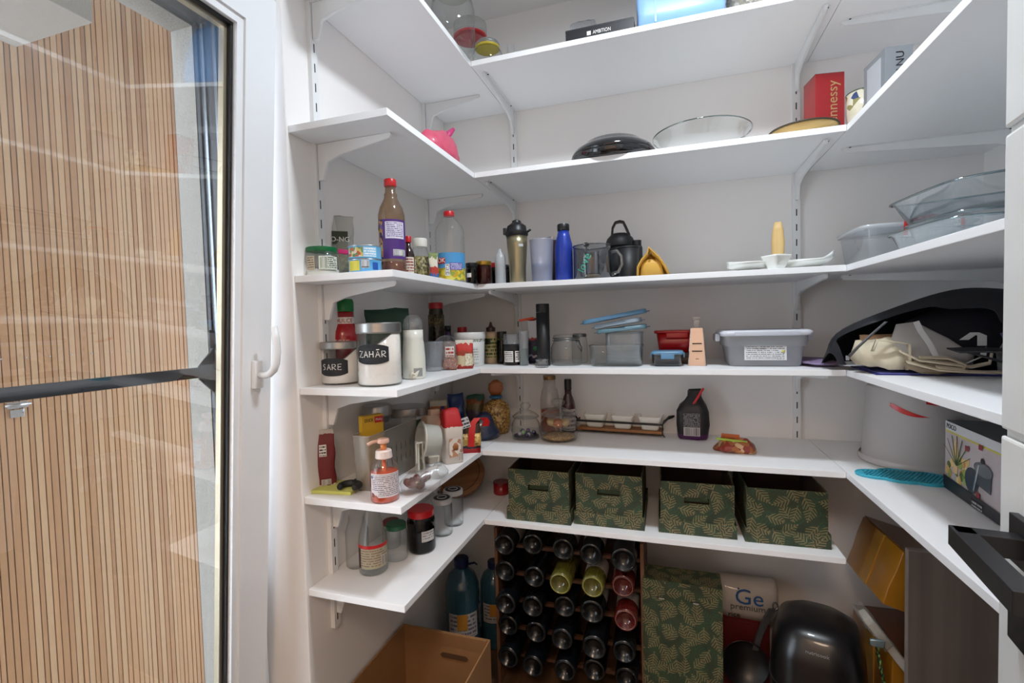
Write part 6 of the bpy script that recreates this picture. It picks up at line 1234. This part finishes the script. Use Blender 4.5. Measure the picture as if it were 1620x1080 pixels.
# wine rack
RW = wood('3C2618', '5A3A26', 'Z', .5, .6); yr = .10; x0r, x1r = .005, .548; z1r = .098
t = thing('wine_rack', 'dark wooden wine rack on the floor filled with bottles', 'rack', ((x0r+x1r)/2, yr, zf)); hw = (x1r-x0r)/2; hR = z1r-ZF
for sx in (-1, 1): link('side_panel', bx(sx*hw-.006, sx*hw+.006, -.0, .26, 0, hR), wood('6A4A34', '86614A', 'Z', .4), t, smooth=False)
link('back_panel', bx(-hw+.007, hw-.007, .262, .268, 0, hR-.01), RW, t, smooth=False)
rows = [.066, -.044, -.150, -.258, -.366]; colsx = [.058, .165, .272, .380, .488]
for zz in rows:
    for yy_ in (.035, .215): link('slat', bx(-hw+.0065, hw-.0065, yy_, yy_+.015, zz-.0395-.012-ZF, zz-.0395-ZF), RW, t, smooth=False)
BT = {}
def bottle(label, x, z, y, r, gm, glint_m, lab=None):
    t = thing('wine_bottle', label, 'bottle', (x, y, z), 0, 'wine bottles lying in the rack'); t.rotation_euler = (-PI/2, 0, 0); key = (round(r, 4), gm.name)
    if key not in BT:
        BT[key] = lathe([(r*.30, .022), (r*.62, .014), (r*.80, .002), (r*.92, 0), (r, .006), (r, .185), (r*.90, .205), (r*.50, .232), (r*.40, .245), (r*.38, .285)], 32)
    link('glass_body', BT[key], None if BT[key].materials else gm, t)
    link('base_highlight', tube([(r*.84*math.cos(a), r*.84*math.sin(a), .0005) for a in [2*PI*i/24 for i in range(24)]], .0014, 5, True), glint_m, t)  # paler ring stands in for the thin highlight round the base
    if lab: link('paper_label', lathe([(r*1.008, .07), (r*1.008, .155)], 32, False, False), lab, t)
    return t
NK = mat('0A0D10', .25, coat=.25, var=.02); NP = mat('23292E', .15, coat=.6)
GW = mat('6E6A2A', .12, coat=.9, trans=.35); GP = mat('A09A4A', .15, coat=.8); RS = mat('5E1C18', .12, coat=.9, trans=.25); RP2 = mat('8E5A52', .15, coat=.8)
rn = ['top row', 'second row', 'third row', 'fourth row', 'bottom row']; cn = ['first from the water bottles', 'second from the water bottles', 'middle of the row', 'second from the palm-print carton', 'next to the palm-print carton']
for ri, zz in enumerate(rows):
    for ci, xx in enumerate(colsx):
        g, p_, kn = NK, NP, 'dark wine bottle'
        if ri == 1 and ci in (2, 3): g, p_, kn = GW, GP, 'yellow-green wine bottle'
        if ri in (1, 2) and ci == 4: g, p_, kn = RS, RP2, 'rose wine bottle'
        r = .0395 if (ri, ci) not in ((2, 3), (0, 4), (3, 3)) else .0425
        dy = [-.02, .01, .0, -.012, -.03][(ci+ri*2) % 5]
        lab = mat('A9A29C', .6) if (ri, ci) in ((0, 0), (0, 3), (2, 3), (1, 3), (1, 4), (0, 2), (2, 4)) else None
        b = bottle(f'{kn} in the {rn[ri]} of the rack, {cn[ci]}', xx+[.003, -.004, .005, -.002][(ri+ci) % 4], zz-.0385+r+.0006, yr-.045+dy, r, g, p_, lab)
# cardboard box on the floor
CB = mat('9A7148', .75, var=.08, scale=20); CB2 = mat('7E5A38', .8, var=.08, scale=20)
zt = -.20; X0, X1, Y1, Y0 = -.285, .052, -.105, -.62; hc = zt-ZF
t = thing('cardboard_box', 'large open brown cardboard box on the floor by the balcony side', 'box', (X0, Y0, zf), 0); a, b = X1-X0, Y1-Y0
link('box_walls', join([bx(0, a, 0, .005, 0, hc), bx(0, .005, .005, b, 0, hc), bx(a-.005, a, .005, b, 0, hc), bx(.005, a-.005, b-.005, b, 0, hc), bx(.005, a-.005, .005, b-.005, 0, .005)]), CB, t, smooth=False)
link('folded_flap', prism([(.02, 0), (a-.012, 0), (a-.012, -.075), (a*.62, -.05), (a*.3, -.05), (.02, -.055)][::-1], 0, .004), CB, t, smooth=False, loc=(0, b-.006, hc-.001), rot=(PI/2+.1, 0, 0))
hp_ = [(-.045, -.009), (.045, -.009), (.054, 0), (.045, .009), (-.045, .009), (-.054, 0)]
link('hand_hole', prism(hp_, 0, .001), mat('5A3E28', .8), t, smooth=False, loc=(a*.60, b-.0062, hc-.082), rot=(PI/2, 0, 0)); link('side_print', quad(.12, .05, (0, 0, 0), .0004), fineprint('9A7148', 'B99A76', 3, .5, 2), t, smooth=False, loc=(a+.0008, .32, hc-.07), rot=(0, 0, PI/2))
link('cable_loop', tube([(.15, .30, .02), (.17, .36, .05), (.20, .40, .07), (.23, .38, .05), (.24, .34, .02)], .0025, 6), mat('B0A890', .5), t)
t = [o for o in SC.objects if o.name == 'black_tote_bag'][0]
link('inner_lining', crumple(loft([(0, .20, .07, .7), (.06, .19, .07, .7), (.12, .13, .06, .8), (.16, .05, .03, .9)], 40, jit=.012, seed=77), .01, 18, 5), mat('1A1D28', .7, var=.4, scale=30), t, loc=(.02, .03, .002))
# ================================================================= SETTLE soft and tilted things on what carries them
bpy.context.view_layer.update()
SOFT = ('pink_bag', 'plastic_bag', 'date_bag', 'cotton_bag', 'canvas_straps', 'linen_bag', 'net_bag', 'noodle_bag', 'blue_food_bag', 'snack_bag', 'snack_packet', 'nut_packet', 'lilac_cloth',
        'wooden_board', 'plastic_cup', 'measuring_cup', 'coffee_bag', 'herb_packet', 'blue_bag', 'rice_bag', 'glass_baking_dish')
def lowest(o):
    m = 1e9
    for c in [o]+list(o.children_recursive):
        if c.type == 'MESH': m = min(m, min((c.matrix_world @ v.co).z for v in c.data.vertices))
    return m
for o in [o for o in SC.objects if o.parent is None and o.name.split('.')[0] in SOFT]:
    base = max([v for v in list(SH.values())+[ZF] if v <= o.location.z+.004])
    if o.location.z-base > .035: continue
    extra = .0125 if o.name.split('.')[0] in ('cotton_bag', 'linen_bag') else .0
    if o.name.split('.')[0] == 'glass_baking_dish' and o.location.z-base > .002: continue
    o.location.z += base+EPS+extra-lowest(o)
